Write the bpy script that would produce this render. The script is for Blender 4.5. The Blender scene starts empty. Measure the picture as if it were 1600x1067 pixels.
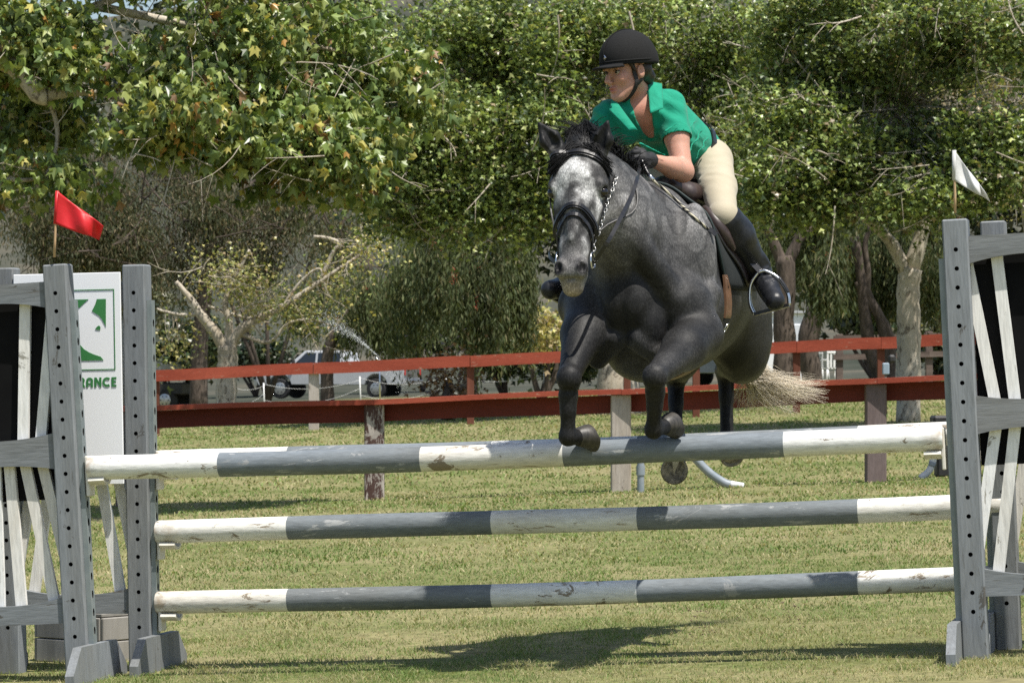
import bpy, bmesh, math, random
import numpy as np
from mathutils import Vector, Matrix
random.seed(7); rng = np.random.default_rng(11)
R = math.radians
sc = bpy.context.scene
C = sc.collection
# ------------------------------------------------------------------ camera
F, HY, CZ = 5550.0, 575.0, 1.24
cam_d = bpy.data.cameras.new('camera'); cam = bpy.data.objects.new('camera', cam_d); C.objects.link(cam)
cam.location = (0, 0, CZ); cam.rotation_euler = (R(90), 0, 0)
cam_d.sensor_width = 36; cam_d.lens = F/1600*36; cam_d.shift_y = (HY-533.5)/1600
cam_d.clip_start = 0.5; cam_d.clip_end = 3000
cam_d.dof.use_dof = True; cam_d.dof.focus_distance = 14.7; cam_d.dof.aperture_fstop = 20
sc.camera = cam
# ------------------------------------------------------------------ world, sun, exposure
SUN_EL, SUN_AZ = R(66), R(-46)          # sun to the right, a little to the camera's side
sd = Vector((math.cos(SUN_EL)*math.cos(SUN_AZ), math.cos(SUN_EL)*math.sin(SUN_AZ), math.sin(SUN_EL)))
w = bpy.data.worlds.new('World'); sc.world = w; w.use_nodes = True
nt = w.node_tree; bg = nt.nodes['Background']
sky = nt.nodes.new('ShaderNodeTexSky'); sky.sky_type = 'NISHITA'; sky.sun_disc = False
sky.sun_elevation = SUN_EL; sky.sun_rotation = math.atan2(sd.x, sd.y)
sky.air_density = 1.0; sky.dust_density = 1.5
nt.links.new(sky.outputs[0], bg.inputs[0]); bg.inputs[1].default_value = 0.105
sl = bpy.data.lights.new('sun', 'SUN'); sl.energy = 5.0; sl.angle = R(0.53); sl.color = (1, .955, .88)
so = bpy.data.objects.new('sun', sl); C.objects.link(so); so.rotation_euler = sd.to_track_quat('Z', 'Y').to_euler()
vs = sc.view_settings; vs.view_transform = 'Standard'; vs.look = 'None'; vs.exposure = 0.40; vs.gamma = 1.0
vs.use_curve_mapping = False
cy = sc.cycles
cy.max_bounces = 6; cy.diffuse_bounces = 3; cy.glossy_bounces = 3; cy.transmission_bounces = 4; cy.transparent_max_bounces = 8
cy.use_adaptive_sampling = True; cy.adaptive_threshold = 0.008; cy.use_denoising = False

# ------------------------------------------------------------------ helpers
def P(px, py, D):                      # a point at distance D seen at pixel (px, py): for measuring the place out
    return np.array([(px-800)/F*D, D, CZ-(py-HY)/F*D])
_by = [-50, 36, 56, 90, 123, 150, 180, 260, 420, 700, 1400]; _bz = [0, 0, .43, .47, .40, .24, .6, 8, 30, 62, 80]
def gz(x, y):
    x = np.asarray(x, float); y = np.asarray(y, float)
    s = 0.042*25*np.tanh(x/25)
    return np.interp(y, _by, _bz)+s
def on_ground(px, D):
    x = (px-800)/F*D
    return np.array([x, D, float(gz(x, D))])
def tag(o, label=None, cat=None, group=None, kind=None):
    if label: o['label'] = label
    if cat: o['category'] = cat
    if group: o['group'] = group
    if kind: o['kind'] = kind
    return o
def thing(name, label, cat, loc=(0, 0, 0), rot=(0, 0, 0), group=None):
    o = bpy.data.objects.new(name, None); C.objects.link(o)
    o.empty_display_size = .2
    o.location = Vector([float(v) for v in loc]); o.rotation_euler = rot
    return tag(o, label, cat, group)
def root_loc(o):
    while o.parent: o = o.parent
    return o
def link(name, me, parent=None, local=False):
    o = bpy.data.objects.new(name, me); C.objects.link(o)
    if parent is not None:
        o.parent = parent
        if not local and parent.parent is None and parent.type == 'EMPTY':
            o.matrix_parent_inverse = Matrix.LocRotScale(parent.location, parent.rotation_euler, None).inverted()
        elif not local and parent.parent is None:
            o.matrix_parent_inverse = Matrix.LocRotScale(parent.location, parent.rotation_euler, None).inverted()
    return o
def mesh_np(name, V, Fc, mats, smooth=True, col=None, uv=None, mi=None):
    V = np.asarray(V, np.float32); me = bpy.data.meshes.new(name)
    if isinstance(Fc, np.ndarray):
        n, k = Fc.shape
        me.vertices.add(len(V)); me.vertices.foreach_set('co', V.ravel())
        me.loops.add(n*k); me.loops.foreach_set('vertex_index', Fc.astype(np.int32).ravel())
        me.polygons.add(n); me.polygons.foreach_set('loop_start', np.arange(0, n*k, k, dtype=np.int32))
        me.update(calc_edges=True)
    else:
        me.from_pydata([tuple(map(float, v)) for v in V], [], [tuple(int(i) for i in f) for f in Fc]); me.update()
    if not isinstance(mats, (list, tuple)): mats = [mats]
    for m in mats: me.materials.append(m)
    if mi is not None: me.polygons.foreach_set('material_index', np.asarray(mi, np.int32))
    me.polygons.foreach_set('use_smooth', np.full(len(me.polygons), bool(smooth)))
    if col is not None:
        a = me.color_attributes.new('Col', 'FLOAT_COLOR', 'POINT')
        c4 = np.ones((len(V), 4), np.float32); c4[:, :3] = col; a.data.foreach_set('color', c4.ravel())
    if smooth and not isinstance(Fc, np.ndarray): pass
    return me
def obj(name, V, Fc, mat, parent=None, smooth=False, col=None, local=False, mi=None):
    return link(name, mesh_np(name, V, Fc, mat, smooth, col, mi=mi), parent, local)

class MB:                               # gathers vertices and faces of one mesh
    def __init__(s): s.v = []; s.f = []; s.m = []; s.cm = 0
    def add(s, V, Fc):
        o = len(s.v); s.v += [tuple(map(float, p)) for p in V]; s.f += [tuple(i+o for i in f) for f in Fc]; s.m += [s.cm]*len(Fc); return s
    def box(s, c, d, M=None, bev=0.0):
        x, y, z = d[0]/2, d[1]/2, d[2]/2
        b = min(bev, x*.9, y*.9, z*.9)
        if b <= 0:
            V = [(i, j, k) for i in (-x, x) for j in (-y, y) for k in (-z, z)]
            Fc = [(0, 1, 3, 2), (4, 6, 7, 5), (0, 4, 5, 1), (2, 3, 7, 6), (0, 2, 6, 4), (1, 5, 7, 3)]
        else:
            V = []; idx = {}
            for i in (-1, 1):
                for j in (-1, 1):
                    for k in (-1, 1):
                        for ax in range(3):
                            p = [i*(x-b), j*(y-b), k*(z-b)]; p[ax] = (i*x, j*y, k*z)[ax]
                            idx[(i, j, k, ax)] = len(V); V.append(tuple(p))
            Fc = []
            for ax in range(3):
                o1, o2 = [a for a in range(3) if a != ax]
                for sg in (-1, 1):
                    q = []
                    for a, bb in ((-1, -1), (1, -1), (1, 1), (-1, 1)):
                        k3 = [0, 0, 0]; k3[ax] = sg; k3[o1] = a; k3[o2] = bb; q.append(idx[(*k3, ax)])
                    if (sg < 0) != (ax == 1): q = q[::-1]
                    Fc.append(tuple(q))
            for ax in range(3):        # edges along ax
                o1, o2 = [a for a in range(3) if a != ax]
                for a in (-1, 1):
                    for bb in (-1, 1):
                        q = []
                        for t, f in ((-1, o1), (1, o1), (1, o2), (-1, o2)):
                            k3 = [0, 0, 0]; k3[ax] = t; k3[o1] = a; k3[o2] = bb; q.append(idx[(*k3, f)])
                        Fc.append(tuple(q))
            for i in (-1, 1):
                for j in (-1, 1):
                    for k in (-1, 1): Fc.append(tuple(idx[(i, j, k, a)] for a in range(3)))
        V = np.array(V)
        if M is not None: V = V@np.array(M).T
        return s.add(V+np.asarray(c, float), Fc)
    def tube(s, pts, rad, n=8, cap=True, flat=None):
        V, Fc = tube_np(pts, rad, n, cap, flat); return s.add(V, Fc)
    def sphere(s, c, r, nu=12, nv=8, M=None):
        r = np.ones(3)*np.asarray(r, float); V = [(0, 0, 1)]
        for i in range(1, nv):
            t = math.pi*i/nv
            V += [(math.sin(t)*math.cos(2*math.pi*j/nu), math.sin(t)*math.sin(2*math.pi*j/nu), math.cos(t)) for j in range(nu)]
        V.append((0, 0, -1)); Fc = []
        for j in range(nu): Fc.append((0, 1+j, 1+(j+1) % nu))
        for i in range(nv-2):
            for j in range(nu):
                a = 1+i*nu+j; b = 1+i*nu+(j+1) % nu; Fc.append((a, a+nu, b+nu, b))
        l = len(V)-1
        for j in range(nu): Fc.append((l, l-nu+(j+1) % nu, l-nu+j))
        V = np.array(V)*r
        if M is not None: V = V@np.array(M).T
        return s.add(V+np.asarray(c, float), Fc)
    def prism(s, poly, y0, y1):         # polygon in xz, extruded along y
        n = len(poly); V = [(x, y0, z) for x, z in poly]+[(x, y1, z) for x, z in poly]
        Fc = [tuple(range(n)), tuple(range(2*n-1, n-1, -1))]+[(i, i+n, (i+1) % n+n, (i+1) % n) for i in range(n)]
        return s.add(V, Fc)
    def lathe(s, prof, c=(0, 0, 0), n=24, axis='z'):
        V = []
        for r, h in prof:
            for j in range(n):
                a = 2*math.pi*j/n; q = (r*math.cos(a), r*math.sin(a), h)
                if axis == 'x': q = (q[2], q[0], q[1])
                if axis == 'y': q = (q[0], q[2], q[1])
                V.append(q)
        Fc = [(i*n+j, i*n+(j+1) % n, (i+1)*n+(j+1) % n, (i+1)*n+j) for i in range(len(prof)-1) for j in range(n)]
        Fc += [tuple(range(n-1, -1, -1)), tuple(range((len(prof)-1)*n, len(prof)*n))]
        return s.add(np.array(V)+np.asarray(c, float), Fc)
    def build(s, name, mat, parent=None, smooth=False, local=False, fix=True):
        me = mesh_np(name, np.array(s.v), s.f, mat, smooth, mi=s.m if isinstance(mat, (list, tuple)) else None)
        if fix:
            bm = bmesh.new(); bm.from_mesh(me); bmesh.ops.recalc_face_normals(bm, faces=bm.faces); bm.to_mesh(me); bm.free()
        if smooth == 'auto':
            me.set_sharp_from_angle(angle=R(38))
        return link(name, me, parent, local)
def tube_np(pts, rad, n=8, cap=True, flat=None):
    pts = np.asarray(pts, float); m = len(pts); rad = np.ones(m)*np.asarray(rad, float)
    T = np.gradient(pts, axis=0); T /= np.linalg.norm(T, axis=1, keepdims=True)+1e-9
    ref = np.array([0, 0, 1.]) if abs(T[0, 2]) < .9 else np.array([1., 0, 0])
    N = np.cross(T[0], ref); N /= np.linalg.norm(N); V = []
    for i in range(m):
        N = N-T[i]*np.dot(N, T[i]); N /= np.linalg.norm(N)+1e-9; B = np.cross(T[i], N)
        for j in range(n):
            a = 2*math.pi*j/n; V.append(pts[i]+rad[i]*(math.cos(a)*N+math.sin(a)*B*(flat or 1)))
    Fc = [(i*n+j, i*n+(j+1) % n, (i+1)*n+(j+1) % n, (i+1)*n+j) for i in range(m-1) for j in range(n)]
    if cap: Fc += [tuple(range(n-1, -1, -1)), tuple(range((m-1)*n, m*n))]
    return np.array(V), Fc
def spline(pts, n=24):                  # Catmull-Rom through the points
    p = np.asarray(pts, float); p = np.vstack([2*p[0]-p[1], p, 2*p[-1]-p[-2]]); out = []
    k = len(p)-3; per = max(2, n//k)
    for i in range(k):
        a, b, c, d = p[i:i+4]
        for t in np.linspace(0, 1, per, endpoint=False):
            out.append(.5*((2*b)+(-a+c)*t+(2*a-5*b+4*c-d)*t*t+(-a+3*b-3*c+d)*t**3))
    out.append(p[-2]); return np.array(out)
def strap_np(pts, nrm, width, thick):   # a flat band along pts, its face turned to nrm
    pts = np.asarray(pts, float); m = len(pts); nrm = np.ones((m, 3))*np.asarray(nrm, float); width = np.ones(m)*width
    T = np.gradient(pts, axis=0); T /= np.linalg.norm(T, axis=1, keepdims=True)
    W = np.cross(T, nrm); W /= np.linalg.norm(W, axis=1, keepdims=True); N = np.cross(W, T); V = []
    for i in range(m):
        for a, b in ((-.5, -.5), (.5, -.5), (.5, .5), (-.5, .5)): V.append(pts[i]+W[i]*a*width[i]+N[i]*b*thick)
    Fc = [(i*4+j, i*4+(j+1) % 4, i*4+4+(j+1) % 4, i*4+4+j) for i in range(m-1) for j in range(4)]
    Fc += [(3, 2, 1, 0), tuple(range(m*4-4, m*4))]
    return np.array(V), Fc
# ------------------------------------------------------------------ materials
def mat_base(name):
    m = bpy.data.materials.new(name); m.use_nodes = True; t = m.node_tree
    return m, t, t.nodes['Principled BSDF'], t.nodes.new('ShaderNodeTexCoord')
def nd(t, kind, **kw):
    n = t.nodes.new(kind)
    for k, v in kw.items(): setattr(n, k, v)
    return n
def noise(t, tc, scale, detail=5, rough=.6, out='Object', stretch=None, dist=0):
    n = nd(t, 'ShaderNodeTexNoise'); n.inputs['Scale'].default_value = scale; n.inputs['Detail'].default_value = detail
    n.inputs['Roughness'].default_value = rough; n.inputs['Distortion'].default_value = dist
    src = tc.outputs[out]
    if out == 'Object':                  # every object gets its own stretch of the pattern
        oi = nd(t, 'ShaderNodeObjectInfo'); va = nd(t, 'ShaderNodeVectorMath', operation='MULTIPLY_ADD'); va.inputs[1].default_value = (23.0, 17.0, 31.0)
        t.links.new(oi.outputs['Random'], va.inputs[0]); t.links.new(src, va.inputs[2]); src = va.outputs[0]
    if stretch:
        mp = nd(t, 'ShaderNodeMapping'); mp.inputs['Scale'].default_value = stretch; t.links.new(src, mp.inputs[0]); src = mp.outputs[0]
    t.links.new(src, n.inputs['Vector']); return n
def ramp(t, src, stops):
    r = nd(t, 'ShaderNodeValToRGB'); e = r.color_ramp.elements
    while len(e) < len(stops): e.new(.5)
    for i, (p, c) in enumerate(stops): e[i].position = p; e[i].color = (*c, 1) if len(c) == 3 else c
    t.links.new(src, r.inputs[0]); return r
def mixc(t, fac, a, b, mode='MIX'):
    n = nd(t, 'ShaderNodeMix', data_type='RGBA', blend_type=mode)
    for s, v in ((0, fac), (6, a), (7, b)):
        if hasattr(v, 'links'): t.links.new(v, n.inputs[s])
        else: n.inputs[s].default_value = (*v, 1) if isinstance(v, (tuple, list)) else v
    return n.outputs[2]
def bump(t, bs, src, strength=.3, dist=.01):
    b = nd(t, 'ShaderNodeBump'); b.inputs['Strength'].default_value = strength; b.inputs['Distance'].default_value = dist
    t.links.new(src, b.inputs['Height']); t.links.new(b.outputs[0], bs.inputs['Normal'])
def mk(name, c1, c2=None, scale=20, rough=.6, bmp=0.0, bdist=.005, metal=0, stretch=None, spec=.5, detail=5, lo=.35, hi=.65, coat=0, sheen=0):
    m, t, b, tc = mat_base(name)
    b.inputs['Roughness'].default_value = rough; b.inputs['Metallic'].default_value = metal
    b.inputs['Specular IOR Level'].default_value = spec; b.inputs['Coat Weight'].default_value = coat
    b.inputs['Sheen Weight'].default_value = sheen
    n = noise(t, tc, scale, detail, stretch=stretch)
    r = ramp(t, n.outputs[0], [(lo, c1), (hi, c2 or c1)]); t.links.new(r.outputs[0], b.inputs['Base Color'])
    if bmp: bump(t, b, n.outputs[0], bmp, bdist)
    return m
def mk_attr(name, rough=.6, nscale=300, namp=.25, bmp=0, spec=.4, sss=0, sheen=0, coat=0, stretch=None, bdist=.003):   # colour from the mesh's own colour attribute
    m, t, b, tc = mat_base(name); a = nd(t, 'ShaderNodeAttribute', attribute_name='Col')
    n = noise(t, tc, nscale, 4, stretch=stretch); r = ramp(t, n.outputs[0], [(.25, (1-namp,)*3), (.75, (1+namp,)*3)])
    t.links.new(mixc(t, 1.0, a.outputs[0], r.outputs[0], 'MULTIPLY'), b.inputs['Base Color'])
    b.inputs['Roughness'].default_value = rough; b.inputs['Specular IOR Level'].default_value = spec
    b.inputs['Sheen Weight'].default_value = sheen; b.inputs['Coat Weight'].default_value = coat
    if sss:
        b.inputs['Subsurface Weight'].default_value = sss; b.inputs['Subsurface Radius'].default_value = (.012, .005, .003)
        b.inputs['Subsurface Scale'].default_value = 1.0
    if bmp: bump(t, b, n.outputs[0], bmp, bdist)
    return m
def mk_leaf(name, trans=.35, rough=.45, spec=.35):
    m, t, b, tc = mat_base(name); a = nd(t, 'ShaderNodeAttribute', attribute_name='Col')
    t.links.new(a.outputs[0], b.inputs['Base Color']); b.inputs['Roughness'].default_value = rough; b.inputs['Specular IOR Level'].default_value = spec
    tr = nd(t, 'ShaderNodeBsdfTranslucent'); g = mixc(t, 1.0, a.outputs[0], (1.15, 1.1, .55), 'MULTIPLY'); t.links.new(g, tr.inputs[0])
    mx = nd(t, 'ShaderNodeMixShader'); mx.inputs[0].default_value = trans
    t.links.new(b.outputs[0], mx.inputs[1]); t.links.new(tr.outputs[0], mx.inputs[2])
    t.links.new(mx.outputs[0], t.nodes['Material Output'].inputs[0]); return m
# ------------------------------------------------------------------ smooth solid modelling: distance fields turned into one surface
class Solid:
    def __init__(s, lo, hi, h):
        s.lo = np.asarray(lo, np.float32); s.h = h; s.n = np.ceil((np.asarray(hi)-s.lo)/h).astype(int)+1
        s.d = np.full(s.n, .25, np.float32)
        s.ax = [s.lo[i]+h*np.arange(s.n[i], dtype=np.float32) for i in range(3)]
    def sub(s, lo, hi):
        a = np.clip(np.floor((np.asarray(lo)-s.lo)/s.h).astype(int), 0, s.n); b = np.clip(np.ceil((np.asarray(hi)-s.lo)/s.h).astype(int)+1, 0, s.n)
        sl = tuple(slice(a[i], b[i]) for i in range(3))
        return sl, np.meshgrid(*[s.ax[i][sl[i]] for i in range(3)], indexing='ij', sparse=True)
    def comb(s, sl, d2, k, op):
        d1 = s.d[sl]
        if op == 'u':
            h = np.clip(.5+.5*(d1-d2)/k, 0, 1); s.d[sl] = d1+(d2-d1)*h-k*h*(1-h)
        else:                            # cut away
            h = np.clip(.5-.5*(d1+d2)/k, 0, 1); s.d[sl] = d1+(-d2-d1)*h+k*h*(1-h)
    def cap(s, p0, p1, r0, r1, k=.02, L=None, op='u'):
        # tapered limb between two points; r may be (lateral, other) with the lateral axis L
        p0 = np.asarray(p0, float); p1 = np.asarray(p1, float)
        e0 = r0 if np.ndim(r0) else (r0, r0); e1 = r1 if np.ndim(r1) else (r1, r1)
        m = max(*e0, *e1)+k+2*s.h+.01
        sl, (X, Y, Z) = s.sub(np.minimum(p0, p1)-m, np.maximum(p0, p1)+m)
        if 0 in s.d[sl].shape: return
        A = p1-p0; n2 = A@A+1e-12
        x, y, z = X-p0[0], Y-p0[1], Z-p0[2]
        t = np.clip((x*A[0]+y*A[1]+z*A[2])/n2, 0, 1)
        qx, qy, qz = x-t*A[0], y-t*A[1], z-t*A[2]
        q2 = qx*qx+qy*qy+qz*qz
        if L is None:
            d = np.sqrt(q2)-(e0[0]+(e1[0]-e0[0])*t)
        else:
            L = np.asarray(L, float)/np.linalg.norm(L); l = qx*L[0]+qy*L[1]+qz*L[2]
            a = e0[0]+(e1[0]-e0[0])*t; b = e0[1]+(e1[1]-e0[1])*t
            d = (np.sqrt(l*l/(a*a)+np.maximum(q2-l*l, 0)/(b*b))-1)*np.minimum(a, b)
        s.comb(sl, d.astype(np.float32), k, op)
    def ell(s, c, r, k=.02, M=None, op='u'):   # ellipsoid; M rows are its axes
        c = np.asarray(c, float); r = np.ones(3)*np.asarray(r, float); m = r.max()+k+2*s.h+.01
        sl, (X, Y, Z) = s.sub(c-m, c+m)
        if 0 in s.d[sl].shape: return
        M = np.eye(3) if M is None else np.asarray(M, float); x, y, z = X-c[0], Y-c[1], Z-c[2]; q = 0; g = 0
        for i in range(3):
            l = x*M[i, 0]+y*M[i, 1]+z*M[i, 2]; q = q+(l/r[i])**2; g = g+(l/r[i]**2)**2
        k0 = np.sqrt(q); d = k0*(k0-1)/np.maximum(np.sqrt(g), 1e-6)
        d = np.where(k0 < .05, -r.min(), d)
        s.comb(sl, d.astype(np.float32), k, op)
    def fn(s, lo, hi, f, k=.02, op='u'):
        sl, (X, Y, Z) = s.sub(lo, hi); s.comb(sl, f(X, Y, Z).astype(np.float32), k, op)
    def hit(s, p, dr, far=.6):           # where a ray from inside leaves the solid
        p = np.asarray(p, float); dr = np.asarray(dr, float)/np.linalg.norm(dr); ts = np.arange(0, far, s.h*.5); q = p+ts[:, None]*dr
        g = (q-s.lo)/s.h; i = np.floor(g).astype(int); ok = ((i >= 0) & (i < s.n-1)).all(1); v = np.full(len(ts), .2)
        i2 = i[ok]; t = g[ok]-i2; a = 0
        for x in (0, 1):
            for y in (0, 1):
                for z in (0, 1): a = a+(t[:, 0] if x else 1-t[:, 0])*(t[:, 1] if y else 1-t[:, 1])*(t[:, 2] if z else 1-t[:, 2])*s.d[i2[:, 0]+x, i2[:, 1]+y, i2[:, 2]+z]
        v[ok] = a; k = np.argmax(v > 0); return p+dr*ts[k]
    def first(s, px, py, d0=13.9, d1=15.4):   # distance at which the sight line first meets the solid
        for D in np.arange(d0, d1, .006):
            g = (P(px, py, D)-s.lo)/s.h; i = np.round(g).astype(int)
            if ((i >= 0) & (i < s.n)).all() and s.d[tuple(i)] < 0: return float(D)
        return d1
    def mesh(s):                         # surface nets
        d = s.d; I = d < 0
        c = I[:-1, :-1, :-1].astype(np.uint8)
        for o in [(0, 0, 1), (0, 1, 0), (0, 1, 1), (1, 0, 0), (1, 0, 1), (1, 1, 0), (1, 1, 1)]:
            c = c+I[o[0]:I.shape[0]-1+o[0], o[1]:I.shape[1]-1+o[1], o[2]:I.shape[2]-1+o[2]]
        cells = np.argwhere((c > 0) & (c < 8)); idx = np.full(c.shape, -1, np.int32); idx[tuple(cells.T)] = np.arange(len(cells))
        corner = np.array([(i, j, k) for i in (0, 1) for j in (0, 1) for k in (0, 1)])
        val = np.stack([d[tuple((cells+o).T)] for o in corner], 1)
        acc = np.zeros((len(cells), 3)); cnt = np.zeros(len(cells))
        for a in range(8):
            for b in range(a+1, 8):
                if np.abs(corner[a]-corner[b]).sum() != 1: continue
                va, vb = val[:, a], val[:, b]; m = (va < 0) != (vb < 0)
                t = np.where(m, va/np.where(m, va-vb, 1), 0)
                acc += np.where(m[:, None], corner[a]+t[:, None]*(corner[b]-corner[a]), 0); cnt += m
        V = (cells+acc/cnt[:, None])*s.h+s.lo
        Q = []
        for ax in range(3):
            sh = [slice(None)]*3; s0 = list(sh); s1 = list(sh); s0[ax] = slice(0, -1); s1[ax] = slice(1, None)
            a, b = I[tuple(s0)], I[tuple(s1)]; e = np.argwhere(a != b); o1, o2 = [x for x in range(3) if x != ax]
            e = e[(e[:, o1] > 0) & (e[:, o2] > 0) & (e[:, o1] < c.shape[o1]) & (e[:, o2] < c.shape[o2])]
            ins = a[tuple(e.T)]; u = np.zeros(3, int); v = np.zeros(3, int); u[o1] = 1; v[o2] = 1
            q = np.stack([idx[tuple((e-u-v).T)], idx[tuple((e-v).T)], idx[tuple(e.T)], idx[tuple((e-u).T)]], 1)
            flip = ins if ax != 1 else ~ins
            q[~flip] = q[~flip][:, ::-1]; Q.append(q)
        Q = np.vstack(Q); Q = Q[(Q >= 0).all(1)]
        return V, Q
def smooth_v(V, Q, it=2, lam=.5):
    n = len(V); e = np.vstack([Q[:, [0, 1]], Q[:, [1, 2]], Q[:, [2, 3]], Q[:, [3, 0]]]); e = np.vstack([e, e[:, ::-1]])
    deg = np.bincount(e[:, 0], minlength=n)[:, None].clip(1)
    for _ in range(it):
        for l in (lam, -lam*1.03):
            S = np.stack([np.bincount(e[:, 0], weights=V[e[:, 1], i], minlength=n) for i in range(3)], 1)/deg; V = V+l*(S-V)
    return V
def vnoise(Pn, f, seed=0):               # cheap smooth value noise for colour patches
    r = np.random.default_rng(seed); G = r.random((32, 32, 32)).astype(np.float32); q = np.asarray(Pn)*f+100; i = np.floor(q).astype(int); t = q-i; t = t*t*(3-2*t); out = 0
    for a in (0, 1):
        for b in (0, 1):
            for c in (0, 1):
                wgt = (t[:, 0] if a else 1-t[:, 0])*(t[:, 1] if b else 1-t[:, 1])*(t[:, 2] if c else 1-t[:, 2])
                out = out+wgt*G[(i[:, 0]+a) % 32, (i[:, 1]+b) % 32, (i[:, 2]+c) % 32]
    return out
def sstep(a, b, x): t = np.clip((x-a)/(b-a), 0, 1); return t*t*(3-2*t)
def mixv(a, b, t): return np.asarray(a)*(1-t[:, None])+np.asarray(b)*t[:, None]
# ------------------------------------------------------------------ materials of the setting
def mat_ground():
    m, t, b, tc = mat_base('lawn soil'); b.inputs['Roughness'].default_value = .95; b.inputs['Specular IOR Level'].default_value = .1
    n1 = noise(t, tc, .55, 6); n2 = noise(t, tc, 14, 6); n3 = noise(t, tc, .018, 4)
    near = ramp(t, n1.outputs[0], [(.35, (.13, .15, .05)), (.62, (.25, .225, .115))])
    fine = ramp(t, n2.outputs[0], [(.3, (.62, .62, .62)), (.7, (1.25, 1.25, 1.2))])
    c = mixc(t, 1.0, near.outputs[0], fine.outputs[0], 'MULTIPLY')
    far = ramp(t, noise(t, tc, .06, 8, .7).outputs[0], [(.36, (.035, .042, .03)), (.52, (.07, .072, .056)), (.66, (.13, .115, .085))])
    sx = nd(t, 'ShaderNodeSeparateXYZ'); t.links.new(tc.outputs['Object'], sx.inputs[0])
    mr = nd(t, 'ShaderNodeMapRange'); mr.inputs[1].default_value = 95; mr.inputs[2].default_value = 150; t.links.new(sx.outputs[1], mr.inputs[0])
    t.links.new(mixc(t, mr.outputs[0], c, far.outputs[0]), b.inputs['Base Color']); bump(t, b, n2.outputs[0], .6, .03)
    return m
def mat_paint(name, c1, c2, under, flake=.64, sc_=6, wr=.62, grain=(1, 1, .12), ends=0):   # weathered paint: grain, streaks and flakes down to the wood
    m, t, b, tc = mat_base(name); b.inputs['Roughness'].default_value = wr; b.inputs['Specular IOR Level'].default_value = .3
    g = noise(t, tc, 90, 6, stretch=grain); big = noise(t, tc, sc_, 4, stretch=grain)
    base = ramp(t, big.outputs[0], [(.3, c1), (.7, c2)])
    gr = ramp(t, g.outputs[0], [(.28, (.78, .78, .78)), (.6, (1.06, 1.06, 1.06))])
    c = mixc(t, 1.0, base.outputs[0], gr.outputs[0], 'MULTIPLY')
    fl = noise(t, tc, 26, 7, .7, stretch=grain, dist=.4); fm = ramp(t, fl.outputs[0], [(flake, (0, 0, 0)), (flake+.03, (1, 1, 1))])
    gm = noise(t, tc, 2.3, 6, .65, stretch=grain, dist=.8); gr2 = ramp(t, gm.outputs[0], [(.40, (1, 1, 1)), (.68, (.70, .64, .55))]); c = mixc(t, .8, c, gr2.outputs[0], 'MULTIPLY')
    sc2 = noise(t, tc, 7, 8, .75, stretch=tuple(.5+.5*g_ for g_ in grain), dist=1.0); f2 = ramp(t, sc2.outputs[0], [(flake-.005, (0, 0, 0)), (flake+.01, (1, 1, 1))])
    c = mixc(t, f2.outputs[0], c, tuple(.8*u_ for u_ in under))
    if ends:                             # rubbed and muddy where the pole sits in its cups
        sx = nd(t, 'ShaderNodeSeparateXYZ'); t.links.new(tc.outputs['Object'], sx.inputs[0]); ab = nd(t, 'ShaderNodeMath', operation='ABSOLUTE'); t.links.new(sx.outputs[0], ab.inputs[0])
        mr = nd(t, 'ShaderNodeMapRange'); mr.inputs[1].default_value = ends; mr.inputs[2].default_value = ends+.14; t.links.new(ab.outputs[0], mr.inputs[0])
        mu = nd(t, 'ShaderNodeMath', operation='MULTIPLY'); t.links.new(mr.outputs[0], mu.inputs[0]); en = ramp(t, noise(t, tc, 18, 6).outputs[0], [(.42, (0, 0, 0)), (.6, (1, 1, 1))]); t.links.new(en.outputs[0], mu.inputs[1]); c = mixc(t, mu.outputs[0], c, (.34, .24, .14))
    t.links.new(mixc(t, fm.outputs[0], c, under), b.inputs['Base Color'])
    hs = mixc(t, fm.outputs[0], g.outputs[0], (.1, .1, .1)); bump(t, b, hs, .35, .004); return m
M_ground = mat_ground()
M_grey = mat_paint('grey paint on timber', (.19, .208, .222), (.245, .262, .276), (.12, .115, .105), .625)
M_greyx = mat_paint('grey paint on board', (.19, .208, .222), (.245, .262, .276), (.12, .115, .105), .63, grain=(.12, 1, 1))
M_channel = mk('galvanised channel', (.20, .235, .24), (.27, .30, .30), 12, .42, metal=.25)
M_white = mat_paint('white paint on slat', (.82, .82, .80), (.88, .88, .86), (.40, .38, .33), .63)
M_black = mk('black sheet', (.004, .004, .0045), (.008, .008, .008), 3, .85, spec=.12)
M_hole = mk('hole dark', (.012, .012, .012), None, 5, .9)
M_cup = mk('cream plastic', (.60, .57, .49), (.70, .67, .60), 30, .45, .1)
M_pw = mat_paint('pole white paint', (.72, .72, .69), (.82, .82, .79), (.30, .25, .19), .605, 3, grain=(.22, 1, 1), ends=1.70)
M_pg = mat_paint('pole grey paint', (.16, .185, .205), (.215, .24, .26), (.34, .35, .35), .61, 3, grain=(.22, 1, 1))
M_pend = mk('raw pole end', (.33, .22, .12), (.62, .58, .5), 40, .9, .3)
M_red = mat_paint('red fence paint', (.31, .058, .032), (.42, .092, .052), (.45, .27, .19), .63, 3, grain=(.06, 1, 1))
M_post = [mat_paint('peeling brown post paint', (.075, .042, .038), (.10, .06, .052), (.42, .38, .34), .535, 7, .9, (1, 1, .16)),
          mat_paint('bleached post wood', (.40, .36, .32), (.50, .46, .42), (.24, .20, .17), .62, 7, .9, (1, 1, .10)),
          mat_paint('dull brown post paint', (.14, .105, .10), (.18, .14, .135), (.34, .29, .27), .68, 7, .9, (1, 1, .16))]
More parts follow.
